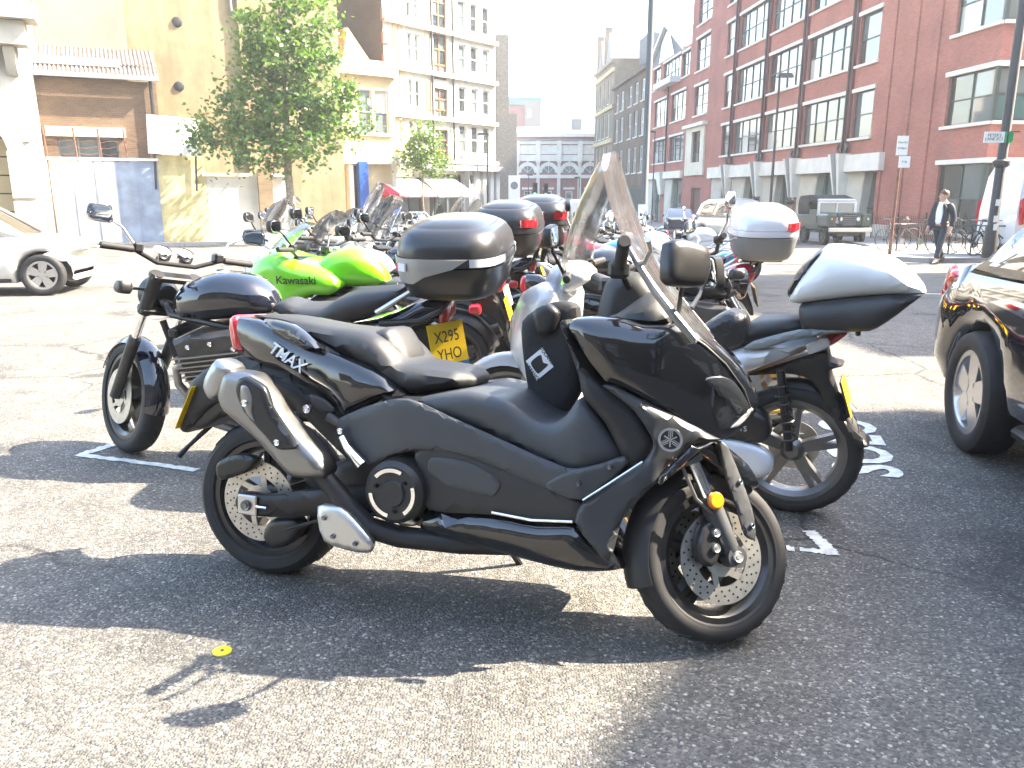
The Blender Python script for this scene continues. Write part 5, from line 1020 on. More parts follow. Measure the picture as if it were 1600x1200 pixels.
def market():
    T = building('market_hall', 'long red brick and white stone market hall with round arched windows closing the street', (-17, 125), 0)
    L = 40; mod = 3.14; x0 = 17+2.4-.0; n = 11; xs = [17+5.5+mod*(k-6) for k in range(n)]
    ops = [(x-.55, x+.55, -1.2, 1.2) for x in xs]
    wall(T, 'front_wall', 0, L, -5, 9.2, ops, 'pink_brick', back=14)
    for x in xs:
        w = window(T, x-.55, x+.55, -1.2, 1.2, 1, 2, fm='frame_white', gl=('glass_dark',), bar=.16, panes=False); boxp(w, 'window_head', (x, -.1, 1.55), (1.7, .3, .3), 'white_stone')
        ro = 1.55; MB().lathe([(1.0, -.15), (ro, -.15), (ro, .05), (1.0, .05)], (x, 0, 3.85), 'y', 20, True, 0, math.pi).build('arch', 'white_stone', T)
        lw = MB().add([(x+1.0*math.cos(math.pi*k/14), -.05, 3.85+1.9*.75*math.sin(math.pi*k/14)*.75) for k in range(15)], [tuple(range(15))]).build('arched_window', 'glass_mid', T, smooth=False)
        for a in (45, 90, 135): MB().bar((x, -.08, 3.85), (x+math.cos(R(a)), -.08, 3.85+1.05*math.sin(R(a))), .06, .06).build('glazing_bar', 'frame_white', lw, smooth=False)
        MB().box((x, -.2, 5.35), (.25, .2, .5)).build('keystone', 'white_stone', T, smooth=False)
        boxp(T, 'pilaster', (x+mod/2, -.12, .6), (.5, .35, 11), 'white_stone'); boxp(T, 'pilaster_head', (x+mod/2, -.25, 6.9), (.7, .6, 3.2), 'white_stone')
    for z, h, d in ((3.3, .5, .5), (6.0, .9, .25), (7.2, 1.3, .3), (8.2, .45, .7), (9.3, .5, .4)): boxp(T, 'stone_course', (L/2, -.1, z), (L, d, h), 'white_stone')
    boxp(T, 'gutter', (L/2, -.5, 8.6), (L, .3, .22), 'lead_grey'); boxp(T, 'stone_dado', (L/2, -.1, -3.2), (L, .3, 1.2), 'white_stone')
    MB().add([(0, 0, 9.2), (L, 0, 9.2), (L, 14, 11.5), (0, 14, 11.5)], [(0, 1, 2, 3)]).build('roof', 'lead_grey', T, smooth=False)
    boxp(T, 'roof_vent', (27, 5, 11.2), (1.6, 1.2, 1.6), 'lead_grey')
    K = building('distant_tower_block', 'distant red and glass tower block above the market roof', (-1.2, 160), R(0))
    wall(K, 'front_wall', 0, 6.7, -6, 17, [(1.0+.0, 1.6, 13, 16)], mat('tower_red', (.22,.05,.05), .8), back=8)
    for k in range(3): MB().box((-.3, .5, 12.8+1.6*k), (.8, 1.2, 1.1)).build('window', 'glass_teal', K, smooth=False)
    boxp(K, 'lift_shaft', (5.1, -.3, 6), (3.0, .8, 23), mat('tower_grey', (.13,.13,.13), .8)); boxp(K, 'window', (4.5, -.75, 15.4), (.9, .1, 1.8), 'glass_mid')
    boxp(K, 'glass_crown', (3.3, 3, 17.7), (6.9, 7, 1.4), mat('tower_teal', (.03,.14,.15), .6))
market()
# buildings beside and behind the camera (out of frame): they shade the road and stand in the reflections
def plain_block(name, label, O, ang, L, D, H, m):
    T = building(name, label, O, ang); ops = [(1.2+3.2*i, 2.8+3.2*i, 1.2+3.4*j, 3.1+3.4*j) for i in range(int((L-1)/3.2)) for j in range(int((H-1)/3.4))]
    wall(T, 'front_wall', 0, L, -2, H, ops, m, back=D)
    for o in ops: window(T, *o, 2, 2, fm='frame_white', panes=False, gl=('glass_dark', 'glass_mid'), sill='white_stone')
    boxp(T, 'cornice', (L/2, -.12, H-.25), (L, .3, .4), 'white_stone')
plain_block('brown_corner_block', 'brown brick corner block across the side lane from the office block', (17.6, 18.4), DA, 9.2, 14, 13.5, 'brown_brick')
plain_block('dark_brick_block', 'dark brick block at the right of the parking bay, behind the black saloon', (15.4, 6.8), math.atan2(-.837, -.547), 26, 12, 12, 'dark_brick')
plain_block('brick_warehouse', 'dark brick warehouse standing behind the photographer', (24, -14), R(180), 52, 12, 11, 'dark_brick')
# ------------------------------------------------------------------ pavements and road marks
def kerbed(name, pts, h=.12):
    """raised paved area: pts counter-clockwise; with a kerb of granite along the first listed edges"""
    n = len(pts); b = MB().add([(x, y, gz(x, y)+h) for x, y in pts], [tuple(range(n))])
    b.add([(x, y, gz(x, y)-.3) for x, y in pts]+[(x, y, gz(x, y)+h) for x, y in pts], [(i, (i+1) % n, n+(i+1) % n, n+i) for i in range(n)])
    return struct(b.build(name, 'paving', None, smooth=False))
def kerb_line(name, path, parent, w=.3, h=.125, seg=1.6):
    P = [Vector((*p, 0)) for p in path]
    for a, c in zip(P, P[1:]):
        L = (c-a).length; k = max(1, int(L/seg)); d = (c-a)/k; nn = Vector((-d.y, d.x, 0)).normalized()*w
        for i in range(k):
            p, q = a+d*(i+.006), a+d*(i+.994); f = lambda v, z: (v.x, v.y, gz(v.x, v.y)+z)
            MB().hexa([f(p, -.1), f(q, -.1), f(q+nn, -.1), f(p+nn, -.1)], [f(p+nn*.06, h), f(q+nn*.06, h), f(q+nn, h), f(p+nn, h)]).build('kerb_stone', 'granite', parent, smooth=False)
KR = [(16, 20.6), (12.4, 20.4), (10.6, 20.5), (9.8, 21.6), (10.3, 24.5), (12.4, 28), (13.4, 33), (13.0, 40), (9.5, 100)]
kr = [(onA(t)[0]+.0, onA(t)[1]) for t in (56, 40, 0)]
pr = kerbed('pavement_right', [(40, 20.6), (40, 32.0), (17.6, 31.8), (16.2, 64), (14, 100)]+[(x+.25, y) for x, y in KR[::-1]])
kerb_line('kerb', KR[::-1], pr)
KL = [(-40, 22.5), (-21, 26.5), (-12.2, 30.2), (-9.6, 32.2), (-6.8, 38.5), (-3.4, 45), (2.2, 53), (4, 80)]
pl = kerbed('pavement_left', [(x-.2, y+.1) for x, y in KL]+[(-6, 90), (-40, 60)])
kerb_line('kerb', KL, pl)
def mark(name, pts, dz=.004):
    return struct(MB().add([(x, y, gz(x, y)+dz) for x, y in pts], [tuple(range(len(pts)))]).build(name, 'worn_white', None, smooth=False))
def rough_line(a, b, w, seed, nseg=26, gap=.0):
    rnd = random.Random(seed); a, b = Vector(a), Vector(b); d = (b-a); n = Vector((-d.y, d.x)).normalized(); m = MB()
    L = [a+d*(i/nseg)+n*(w/2+rnd.uniform(-.012, .004)) for i in range(nseg+1)]; Rr = [a+d*(i/nseg)-n*(w/2+rnd.uniform(-.012, .004)) for i in range(nseg+1)]
    for i in range(nseg):
        if rnd.random() < gap: continue
        q = [L[i], L[i+1], Rr[i+1], Rr[i]]; m.add([(p.x, p.y, gz(p.x, p.y)+.004) for p in q], [(0, 1, 2, 3)])
    return m
def joined(name, ms):
    b = MB()
    for m in ms: b.add(m.v, m.f)
    return struct(b.build(name, 'worn_white', None, smooth=False))
joined('bay_corner_mark', [rough_line((-2.38, 4.17), (-1.62, 3.9), .055, 3), rough_line((-2.36, 4.17), (-2.27, 4.36), .07, 4)])
joined('bay_edge_mark', [rough_line((1.0, 2.95), (1.25, 2.88), .05, 5, gap=.15), rough_line((1.25, 2.86), (1.24, 3.1), .06, 6)])
joined('lane_line', [rough_line((5.2, 13.2), (7.4, 12.6), .1, 8, 12)])
def road_text(body, size, loc, ang, sx):
    o = text('road_lettering', body, size, 'worn_white', None, Matrix.Translation((loc[0], loc[1], gz(*loc)+.005)) @ Matrix.Rotation(-math.atan(SLOPE), 4, 'X') @ Matrix.Rotation(ang, 4, 'Z'), 0., sx, .012)
    return struct(o)
road_text('SOLO', .45, (1.98, 4.36), R(74), 1.0)
yd = MB().lathe([(0, .0), (.016, .0), (.018, -.003), (.045, -.003), (.048, .001), (.048, .0), (.05, -.004)], (0, 0, 0), 'z', 28)
yd = MB().lathe([(0, .0015), (.008, .0015), (.009, .003), (.025, .003), (.028, .001), (.028, -.002), (0, -.002)], (0, 0, 0), 'z', 30).build('yellow_disc', mat('yellow_paint', (.75,.68,.02), .6, noise=.1), None)
yd.matrix_world = Matrix.Translation((-.88, 2.17, gz(-.88, 2.17)+.002)) @ Matrix.Rotation(-math.atan(SLOPE), 4, 'X'); tag(yd, 'small round yellow survey disc stuck on the road in front of the scooter', 'disc')
MB().cyl((0, 0, .001), (0, 0, .004), .005, n=12).build('disc_nail', 'grey_metal', yd)

# ------------------------------------------------------------------ street furniture
def post(name, label, cat, px, h, r0, r1, m='iron', group=None, tiltx=0):
    T = thing(name, label, cat, px, 0, 0, group, tilt=False)
    MB().tube([(0, 0, -.2), (0, 0, .9), (0, 0, .95), (0, 0, h)], [r0*1.35, r0*1.3, r0, r1], 14).build('pole', m, T)
    return T
P1 = post('lamp_column', 'thick dark lamp column on the kerb beside the parked bicycles', 'lamp post', (12.15, 20.6), 9.5, .12, .1)
MB().lathe([(.13, 0), (.2, .05), (.2, .15), (.13, .2)], (0, 0, 2.35), 'z', 18).build('collar', 'iron', P1)
for z, c in ((1.1, 'white_ink'), (.9, 'white_ink'), (1.5, 'white_ink')): MB().box((-.02, -.163 if z < .95 else -.122, z), (.1, .01, .16)).build('sticker', c, P1)
sg = building('street_name_sign', 'white street name plate with green end fixed to the lamp column', (11.95, 20.4, ), 0, 'sign', z=.27)
so = boxp(sg, 'name_plate', (-.12, .1, 2.3), (.5, .02, .26), 'white_plate'); boxp(sg, 'green_end', (.24, .1, 2.3), (.2, .022, .26), mat('sign_green', (.0,.3,.09), .4))
boxp(sg, 'bracket', (.25, .12, 2.43), (.5, .03, .03), 'iron')
text('name_lettering', "PETER'S\nLANE EC1", .1, 'ink', so, side_m(-.12, .0885, 2.3, -1), .001)
P2 = post('tall_lamp_column', 'tall grey lamp column in the middle of the street, sign plates at its foot', 'lamp post', (3.38, 21.0), 10.5, .085, .08, mat('pole_grey', (.07,.08,.085), .5))
MB().box((-.05, -.16, 1.15), (.24, .02, .62)).build('sign_plate', 'white_plate', P2); MB().lathe([(.14, 0), (.19, .05), (.19, .35), (.14, .4)], (0, 0, 0), 'z', 18).build('base_collar', 'iron', P2)
def lamp(loc, h, label, arm=-.35):
    T = post('street_lamp', label, 'street lamp', loc, h, .06, .045, 'iron')
    MB().tube([(0, 0, h), (arm*.5, 0, h+.05), (arm, 0, h+.06)], .03, 8).build('lamp_arm', 'iron', T)
    MB().hexa([(arm-.38, -.14, h), (arm+.3, -.14, h), (arm+.3, .14, h), (arm-.38, .14, h)], [(arm-.3, -.1, h+.16), (arm+.22, -.1, h+.16), (arm+.22, .1, h+.16), (arm-.3, .1, h+.16)]).build('lamp_head', 'iron', T, smooth=False)
    return T
lamp((10.9, 34.6), 6.6, 'black street lamp with flat head against the red brick front', .25)
lamp((13.0, 76), 8.2, 'slim black street lamp in front of the gabled brick building', -.2)
lamp((-1.45, 49), 5.6, 'slim black street lamp in front of the white shop columns', -.2)
lamp((1.9, 95), 5.2, 'slim black street lamp before the left arches of the market hall', .2)
lamp((7.9, 97), 5.0, 'slim black street lamp before the right arches of the market hall', -.2)
sp = post('parking_sign_post', 'brown sign post with two small white parking plates beside the bicycles', 'sign post', (10.42, 22.3), 3.3, .035, .035, 'rust')
MB().box((0, -.05, 3.0), (.3, .02, .5)).build('parking_plate', 'white_plate', sp); MB().box((.1, -.05, 2.58), (.3, .02, .3)).build('parking_plate', 'white_plate', sp)
for z, t_ in ((3.08, 'Mon-Fri'), (2.93, '8.30am'), (2.58, 'P 2h')): text('plate_lettering', t_, .08, 'ink', sp, side_m(0 if z > 2.7 else .1, -.062, z, -1), .001)
for x, y, lab in ((-.75, 44, 'white zone sign with dark ring on a post beside the left traffic signal'),):
    T = post('zone_sign', lab, 'sign', (.12, 44), 2.9, .04, .04, 'lead_grey')
    MB().box((0, -.06, 2.5), (.62, .03, 1.25)).build('sign_plate', 'white_plate', T); MB().lathe([(.0, -.09), (.2, -.09), (.2, -.07), (0, -.07)], (0, 0, 2.6), 'y', 20).build('ring', 'lead_grey', T)
def signal(loc, label, h=2.9):
    T = post('traffic_signal', label, 'traffic light', loc, h, .06, .055, 'iron', 'traffic signals at the junction')
    MB().box((0, -.1, h+.1), (.42, .18, 1.2), bev=.03).build('signal_head', 'iron', T)
    for k, c in enumerate(('red_off', 'amber_off', 'green_on')):
        col = ((.05,.004,.004), (.06,.03,.004), (.0,.5,.25))[k]; mat(c, col, .2, emit=((.05, 1, .5), 3.) if k == 2 else None)
        z = h+.48-.38*k; MB().lathe([(0, -.21), (.11, -.2), (.13, -.18), (.13, -.15)], (0, 0, z), 'y', 16).build('lamp_lens', c, T)
        MB().lathe([(.14, -.36), (.15, -.36), (.15, -.16), (.14, -.16)], (0, 0, z), 'y', 12, True, 0, math.pi).build('lamp_hood', 'iron', T)
    return T
signal((1.95, 70), 'green traffic signal in front of the market hall, left of a pair'); signal((2.95, 72), 'green traffic signal in front of the market hall, right of a pair'); signal((-.6, 66), 'green traffic signal beside the grey end wall')
def bollard(loc, label): 
    T = thing('bollard', label, 'bollard', loc, group='bollards on the left pavement'); MB().lathe([(0, 1.0), (.06, .98), (.09, .9), (.07, .86), (.075, .2), (.11, .15), (.11, -.1)], (0, 0, 0), 'z', 14).build('shaft', 'iron', T)
bollard((-.75, 41.5), 'dark bollard at the kerb below the white shop columns'); bollard((.45, 47.5), 'dark bollard at the kerb before the grey end wall')
def railing(name, label, a, b, h=1.1, sp=.13):
    a, b = Vector((*a, 0)), Vector((*b, 0)); L = (b-a).length; T = thing(name, label, 'railing', (a.x, a.y), math.atan2(b.y-a.y, b.x-a.x), tilt=False); s = (gz(b.x, b.y)-gz(a.x, a.y))/L
    m = MB()
    for i in range(int(L/sp)): x = i*sp; m.cyl((x, 0, s*x+.1), (x, 0, s*x+h), .011, .008, 5)
    m.build('railing_bars', 'iron', T, kind='stuff')
    for z in (.2, h-.12): MB().bar((0, 0, z), (L, 0, z+s*L), .03, .02).build('rail', 'iron', T, smooth=False)
    for i in range(int(L/2)+1): x = min(L, i*2); MB().cyl((x, 0, s*x), (x, 0, s*x+h+.12), .028, n=8).build('rail_post', 'iron', T)
railing('iron_railing', 'black iron railing along the office block ground floor', (15.4, 35), (13.9, 45)) if False else None
railing('iron_railing', 'black iron railing below the splayed ground-floor panels behind the jeep', onA(46), onA(30))
railing('iron_railing', 'black iron railing in front of the corner windows behind the bicycles', (15.9, 36.0), (16.4, 30.2)); railing('iron_railing', 'black iron railing under the large corner window facing the camera', (16.4, 30.0), (24, 30.0))

# ------------------------------------------------------------------ bicycles
def bicycle():
    T = thing('bicycle', 'bicycle', 'bicycle', (0, 0, 0), tilt=False)
    r = .33; L = 1.02
    for nm, x in (('rear_wheel', 0), ('front_wheel', L)):
        m = MB().lathe([(r-.012, -.012), (r+.008, -.008), (r+.008, .008), (r-.012, .012)], (x, 0, r), 'y', 32, True); m.cyl((x, -.04, r), (x, .04, r), .02, n=8)
        for k in range(14): a = 2*math.pi*k/14; m.cyl((x, 0, r), (x+(r-.01)*math.cos(a), 0, r+(r-.01)*math.sin(a)), .0025, n=3, cap=False)
        m.build(nm, 'rubber', T)
    f = MB(); bb = (.43, 0, .28); st = (.3, 0, .8); hd = (.84, 0, .78); hd2 = (.87, 0, .66)
    for a, b in ((bb, st), (st, hd), (hd2, bb), (hd, hd2)): f.cyl(a, b, .018, n=8)
    for sd in (-1, 1): f.cyl((0, sd*.05, r), bb, .01, n=6).cyl((0, sd*.05, r), (.31, 0, .74), .009, n=6)
    f.build('frame', 'frame_bike', T)
    k = MB()
    for sd in (-1, 1): k.tube([(.87, sd*.03, .66), (.9, sd*.05, .6), (L, sd*.05, r)], .012, 6)
    k.build('fork', 'grey_metal', T); MB().tube([(.84, 0, .78), (.82, 0, .92), (.84, -.05, .95), (.86, -.27, .96), (.8, -.3, .96)], .013, 6).tube([(.82, 0, .92), (.84, .05, .95), (.86, .27, .96), (.8, .3, .96)], .013, 6).build('handlebar', 'grey_metal', T)
    MB().puff([(.14, .9), (.2, .945), (.3, .935), (.42, .93), (.42, .915), (.3, .9), (.2, .89)], .06, .03, .03).cyl((.3, 0, .8), (.28, 0, .91), .014, n=6).build('saddle', 'seat_vinyl', T)
    MB().lathe([(.02, .05), (.09, .05), (.09, .055), (.02, .055)], bb, 'y', 18, True).cyl((.43, .06, .28), (.55, .08, .2), .01).cyl((.43, -.06, .28), (.31, -.08, .36), .01).build('crankset', 'grey_metal', T)
    return T
mat('frame_bike', (.03,.035,.04), .35); mat('frame_bike_light', (.35,.36,.36), .35)
bk0 = bicycle()
def copy_tree(o, M):
    c = o.copy(); COL.objects.link(c); c.matrix_world = M
    for ch in o.children:
        d = ch.copy(); COL.objects.link(d); d.parent = c
    return c
spots = [((11.75, 24.6), 195, 6, 'dark bicycle leaning at the parking sign post, leftmost of the bicycles'), ((12.1, 24.2), 160, -5, 'dark bicycle parked against the first one beside the sign post'), ((12.35, 23.0), 205, 5, 'bicycle with upright bars just left of the walking man'), ((12.6, 22.3), 170, -6, 'bicycle partly hidden by the walking man'),
         ((12.9, 21.9), 200, 5, 'dark bicycle between the walking man and the lamp column'), ((13.15, 21.5), 165, -4, 'bicycle touching the lamp column from behind')]
for i, ((x, y), a, ln, lab) in enumerate(spots):
    M = Matrix.Translation((x, y, gz(x, y)+.12)) @ Matrix.Rotation(R(a), 4, 'Z') @ Matrix.Rotation(R(ln), 4, 'X') @ Matrix.Translation((-.5, 0, 0))
    o = bk0 if i == 0 else copy_tree(bk0, M); o.matrix_world = M; o['label'] = lab; o['group'] = 'bicycles parked on the right pavement'
for x, y, lab in ((11.9, 24.4, 'steel cycle stand between the leftmost bicycles'), (12.5, 22.6, 'steel cycle stand behind the walking man'), (13.05, 21.75, 'steel cycle stand beside the lamp column')):
    T = thing('cycle_stand', lab, 'cycle stand', (x, y), R(10), group='cycle stands on the right pavement'); MB().tube([(-.35, 0, .1), (-.35, 0, .8), (-.28, 0, .9), (.28, 0, .9), (.35, 0, .8), (.35, 0, .1)], .024, 8).build('hoop', 'iron', T)

# ------------------------------------------------------------------ trees
def leaf_mat(name, c1, c2):
    m, t, b = graph(name); tc = node(t, 'ShaderNodeTexCoord'); n = node(t, 'ShaderNodeTexNoise', Scale=1.4, Detail=4); t.links.new(tc.outputs['Object'], n.inputs['Vector'])
    c = ramp(t, n.outputs[0], [(.35, c1), (.65, c2)]); t.links.new(c, b.inputs['Base Color']); b.inputs['Roughness'].default_value = .5
    tr = node(t, 'ShaderNodeBsdfTranslucent'); t.links.new(mixc(t, 1., c, (1.6, 1.7, .6), 'MULTIPLY'), tr.inputs[0]); mx = node(t, 'ShaderNodeMixShader'); mx.inputs[0].default_value = .42
    o = t.nodes['Material Output']; t.links.new(b.outputs[0], mx.inputs[1]); t.links.new(tr.outputs[0], mx.inputs[2]); t.links.new(mx.outputs[0], o.inputs[0])
leaf_mat('leaf', (.04,.1,.028), (.1,.18,.042)); leaf_mat('leaf_light', (.07,.13,.025), (.12,.19,.04)); mat('bark', (.2,.17,.12), .9, noise=.4, nscale=10, bump=.5, bscale=20)
def tree(name, label, loc, h0, lumps, nleaf, ls, m, tr, seed, limbs):
    rnd = random.Random(seed); T = thing(name, label, 'tree', loc, tilt=False)
    top = max(l[2] for l in lumps); tk = MB().tube([(0, 0, -.2), (.03, 0, h0*.4), (-.05, .03, h0), (.05, 0, (h0+top)/2), (0, 0, top)], [tr*1.25, tr, tr*.85, tr*.5, tr*.15], 10); to = tk.build('trunk', 'bark', T)
    for l in lumps:
        c = Vector(l[:3]); s = Vector((0, 0, max(h0*.8, min(c.z-.5, top-.8)))); mid = s+(c-s)*.5+Vector((0, 0, -.15)); MB().tube([s, mid, c], [tr*.42, tr*.26, tr*.08], 6).build('limb', 'bark', to)
    tot = sum(l[3]*l[4]*l[5] for l in lumps)
    V = []; F = []
    for l in lumps:
        c = Vector(l[:3]); k = int(nleaf*(l[3]*l[4]*l[5])/tot); nc = max(5, k//26)
        for q in range(nc):
            while True:
                d = Vector((rnd.uniform(-1, 1), rnd.uniform(-1, 1), rnd.uniform(-1, 1)))
                if .05 < d.length <= 1: break
            d = d.normalized()*(d.length**.45); cc = c+Vector((d.x*l[3], d.y*l[4], d.z*l[5])); cr = rnd.choice((.12, .2, .3, .42))
            for j in range(26):
                p = cc+Vector((rnd.gauss(0, cr), rnd.gauss(0, cr), rnd.gauss(0, cr*.7))); a = Vector((rnd.uniform(-1, 1), rnd.uniform(-1, 1), rnd.uniform(-.7, .5))).normalized(); b = a.orthogonal(); b.rotate(Matrix.Rotation(rnd.uniform(0, 6.28), 3, a)); s = ls*rnd.uniform(.6, 1.3)
                o = len(V); V += [p-a*s, p+b*s*.55-a*s*.2, p+a*s, p-b*s*.55-a*s*.2]; F += [(o, o+1, o+2, o+3)]
    me = bpy.data.meshes.new('crown'); me.from_pydata(V, [], F); me.materials.append(MATS[m]); me.materials.append(MATS['leaf_light'])
    rr = random.Random(seed+1); mi = []
    for q in range(len(F)//26+1): mi += [1 if rr.random() < .35 else 0]*26
    me.polygons.foreach_set('material_index', mi[:len(F)]); o = bpy.data.objects.new('crown', me); COL.objects.link(o); o.parent = T
    return T
tree('plane_tree', 'large leafy green tree on the left pavement in front of the ochre wall', (-8.35, 31.0), 2.6,
     [(0,0,6.8,1.25,1.2,1.3), (.9,.2,7.9,1.0,1,.9), (-.7,.0,7.6,.9,1,.8), (1.4,0,6.0,1.1,1,1.1), (2.0,0,4.7,1.0,.9,.9), (-1.3,0,5.0,1.2,1.1,.9), (-2.5,0,4.2,1.1,1,.7), (-3.1,.1,3.9,.6,.6,.45), (0,.3,4.6,1.3,1.3,1.1), (-1.1,-.4,3.4,.9,.9,.8), (.9,-.3,3.7,1.0,1,.8), (-.9,.0,6.3,.8,.9,.8), (.4,0,8.9,.9,.8,.6)], 13500, .092, 'leaf', .17, 3, 0)
tree('young_tree', 'small sparse young tree in front of the shop awnings', (-4.6, 42.5), 2.2, [(0,0,4.4,.9,.8,.7), (.5,0,3.7,.8,.7,.6), (-.5,0,3.8,.7,.7,.6), (.2,0,5.2,.5,.5,.6)], 3200, .08, 'leaf_light', .06, 5, 0)
# ------------------------------------------------------------------ cars
def arch(x, r, n=9, z=.3): return [(x+r*math.cos(a), z+r*math.sin(a)) for a in [math.pi*k/n for k in range(n+1)]]
mat('car_silver', (.6,.61,.61), .25, .4, coat=1.); mat('car_black', (.006,.007,.012), .06, coat=1.); mat('car_navy', (.02,.03,.06), .15, coat=1.); mat('jeep_green', (.015,.035,.028), .35, coat=.3); mat('canvas', (.02,.022,.02), .85); mat('van_white', (.72,.73,.73), .3, coat=.6); mat('alloy', (.6,.6,.6), .25, .9)
mat('glass_car', (.02,.025,.027), .02, spec=1., coat=1.); mat('glass_car_light', (.2,.32,.32), .04, spec=1., coat=1.)
def carwheel(T, name, x, y, r, w=.2, m='alloy', sp=5):
    sd = 1 if y > 0 else -1
    rim = r*.66; c = (x, y, r)
    o = MB().lathe([(rim+.01, -w*.4), (rim-.02, -w*.4), (rim-.05, 0), (rim-.02, w*.4), (rim+.01, w*.4)], c, n=32, closed=True)
    o.lathe([(0, sd*w*.34), (.06, sd*w*.34), (.075, sd*w*.22), (0, sd*w*.1)], c, n=16)
    for k in range(sp):
        a = 2*math.pi*k/sp+.2; ca, sa = math.cos(a), math.sin(a); C = Vector((x, y+sd*w*.26, r)); d = Vector((ca, 0, sa)); u = Vector((-sa, 0, ca)); yy = Vector((0, .018, 0))
        o.hexa([C+d*.04+u*.05-yy, C+d*.04+u*.05+yy, C+d*.04-u*.05+yy, C+d*.04-u*.05-yy], [C+d*rim+u*.07-yy, C+d*rim+u*.07+yy, C+d*rim-u*.07+yy, C+d*rim-u*.07-yy])
    wo = o.build(name, m, T); MB().lathe(tyre_prof(r, rim, w, 3.5), c, n=36, closed=True).build('tyre', 'rubber', wo)
    MB().lathe([(0, 0), (rim, 0)], (x, y-sd*w*.1, r), n=28).build('brake_shield', 'ink', wo)
    return wo
def car(name, label, loc, ang, sp, group=None):
    T = thing(name, label, sp.get('cat', 'car'), loc, ang, group=group); g = lambda k, d=None: sp.get(k, d)
    L = g('L', 4.3); wr, wf = g('wr', .85), g('wf', 3.4); r = g('r', .32); W2 = g('W', 1.76)/2; m = g('m', 'car_silver'); bl = g('belt', .95)
    lower = g('lower') or [(.05, .35), (.0, .6), (.08, .9), (.5, bl+.02), (2.2, bl), (3.3, bl-.03), (4.0, .8), (L-.08, .65), (L, .45), (L-.06, .25), (wf+r+.08, .22)]+arch(wf, r+.06, z=r-.02)+[(wf-r-.08, .2), (wr+r+.08, .2)]+arch(wr, r+.06, z=r-.02)+[(wr-r-.08, .24)]
    hwf = g('hw') or (lambda x, z: W2*(1-.25*max(0, (x-(L-.7))/.7)**2-.18*max(0, (.6-x)/.6)**2)*(1-.06*max(0, z-.75)/.25-.05*max(0, .45-z)/.25))
    MB().puff(lower, 1, .9, .16, hw=hwf, sm=1, g=.1).build('body', m, T)
    MB().box((L/2, 0, .42), (L-.3, 2*W2-.5, .4)).build('underbody', 'ink', T, smooth=False)
    roof = g('roof') or [(.35, bl-.05), (.75, 1.32), (1.1, 1.44), (2.0, 1.46), (2.45, 1.36), (3.2, bl-.06)]
    hz = g('rz') or (lambda x, z: W2*(.95-.26*max(0, (z-bl)/.5)))
    MB().puff(roof, 1, .9, .12, hw=hz, sm=1, g=.09).build('cabin', m, T)
    for sd in (-1, 1):
        for gl in g('side', [[(.75, bl+.03), (1.0, 1.33), (1.65, 1.37), (1.65, bl+.03)], [(1.73, bl+.03), (1.73, 1.37), (2.1, 1.35), (2.9, bl+.03)]]):
            MB().puff(gl, 0, side=sd, th=.012, r=.02, hw=lambda x, z: hz(x, z)*1.004+.006, sm=1, g=.1).build('side_window', g('glass', 'glass_car'), T)
        MB().puff([(L-.42, .62), (L-.2, .7), (L-.04, .62), (L-.08, .52), (L-.3, .53)], 0, side=sd, th=.03, r=.03, hw=lambda x, z: hwf(x, z)*.985+.012, g=.06).build('headlight', 'clear_lens', T)
        MB().puff(g('tl', [(.0, .75), (.06, .92), (.3, .9), (.34, .82), (.1, .7)]), 0, side=sd, th=.03, r=.03, hw=lambda x, z: hwf(x, z)*.985+.014, g=.06).build('tail_light', 'red_lens', T)
        if g('mirrors', True):
            mx = g('mx', 2.85); MB().puff([(mx-.1, bl+.02), (mx-.1, bl+.14), (mx+.02, bl+.15), (mx+.1, bl+.05), (mx+.05, bl)], .08, .03, .05, c=sd*(W2+.08), g=.06).build('wing_mirror', g('mm', m), T)
        carwheel(T, 'rear_wheel', wr, sd*(W2-.1), r, sp=g('spk', 5)); carwheel(T, 'front_wheel', wf, sd*(W2-.1), r, sp=g('spk', 5))
        MB().puff([(1.6, bl-.16), (1.6, bl-.12), (1.78, bl-.12), (1.78, bl-.16)], 0, side=sd, th=.02, r=.01, hw=lambda x, z: hwf(x, z)+.022, g=.04).build('door_handle', m, T)
        MB().tube([(wr+r+.14, sd*(W2*.9), .24), ((wr+wf)/2, sd*W2*.91, .23), (wf-r-.14, sd*(W2*.9), .24)], .03, 6).build('sill_trim', g('trim', 'black_plastic'), T)
    # screens
    def glz(nm, p, q, w0, w1):
        MB().sheet([[(p[0]+(q[0]-p[0])*f-.10*s*s*(1 if q[0] < p[0] else -1), s*(w0+(w1-w0)*f), p[1]+(q[1]-p[1])*f+.012) for s in (-1, -.6, -.2, .2, .6, 1)] for f in (0, .5, 1)], .008).build(nm, g('wglass', g('glass', 'glass_car')), T)
    ws = g('ws', ((3.14, bl), (2.48, 1.36))); rs = g('rs', ((.42, bl), (.76, 1.3)))
    if ws: glz('windscreen', *ws, W2*.86, W2*.68)
    if rs: glz('rear_screen', *rs, W2*.84, W2*.66)
    return T
car('silver_hatchback', 'silver hatchback driving in at the left edge of the street', (-7.5-3.3, 12.55), R(13), dict(L=3.8, wf=3.38, m='car_silver', W=1.7, mx=2.75))
sa = .18
BA = math.atan2(-.98, -.18); bc = Vector((2.56, 4.24)); hd = Vector((math.cos(BA), math.sin(BA))); lf = Vector((-hd.y, hd.x))
ob = bc-hd*1.0+lf*.84
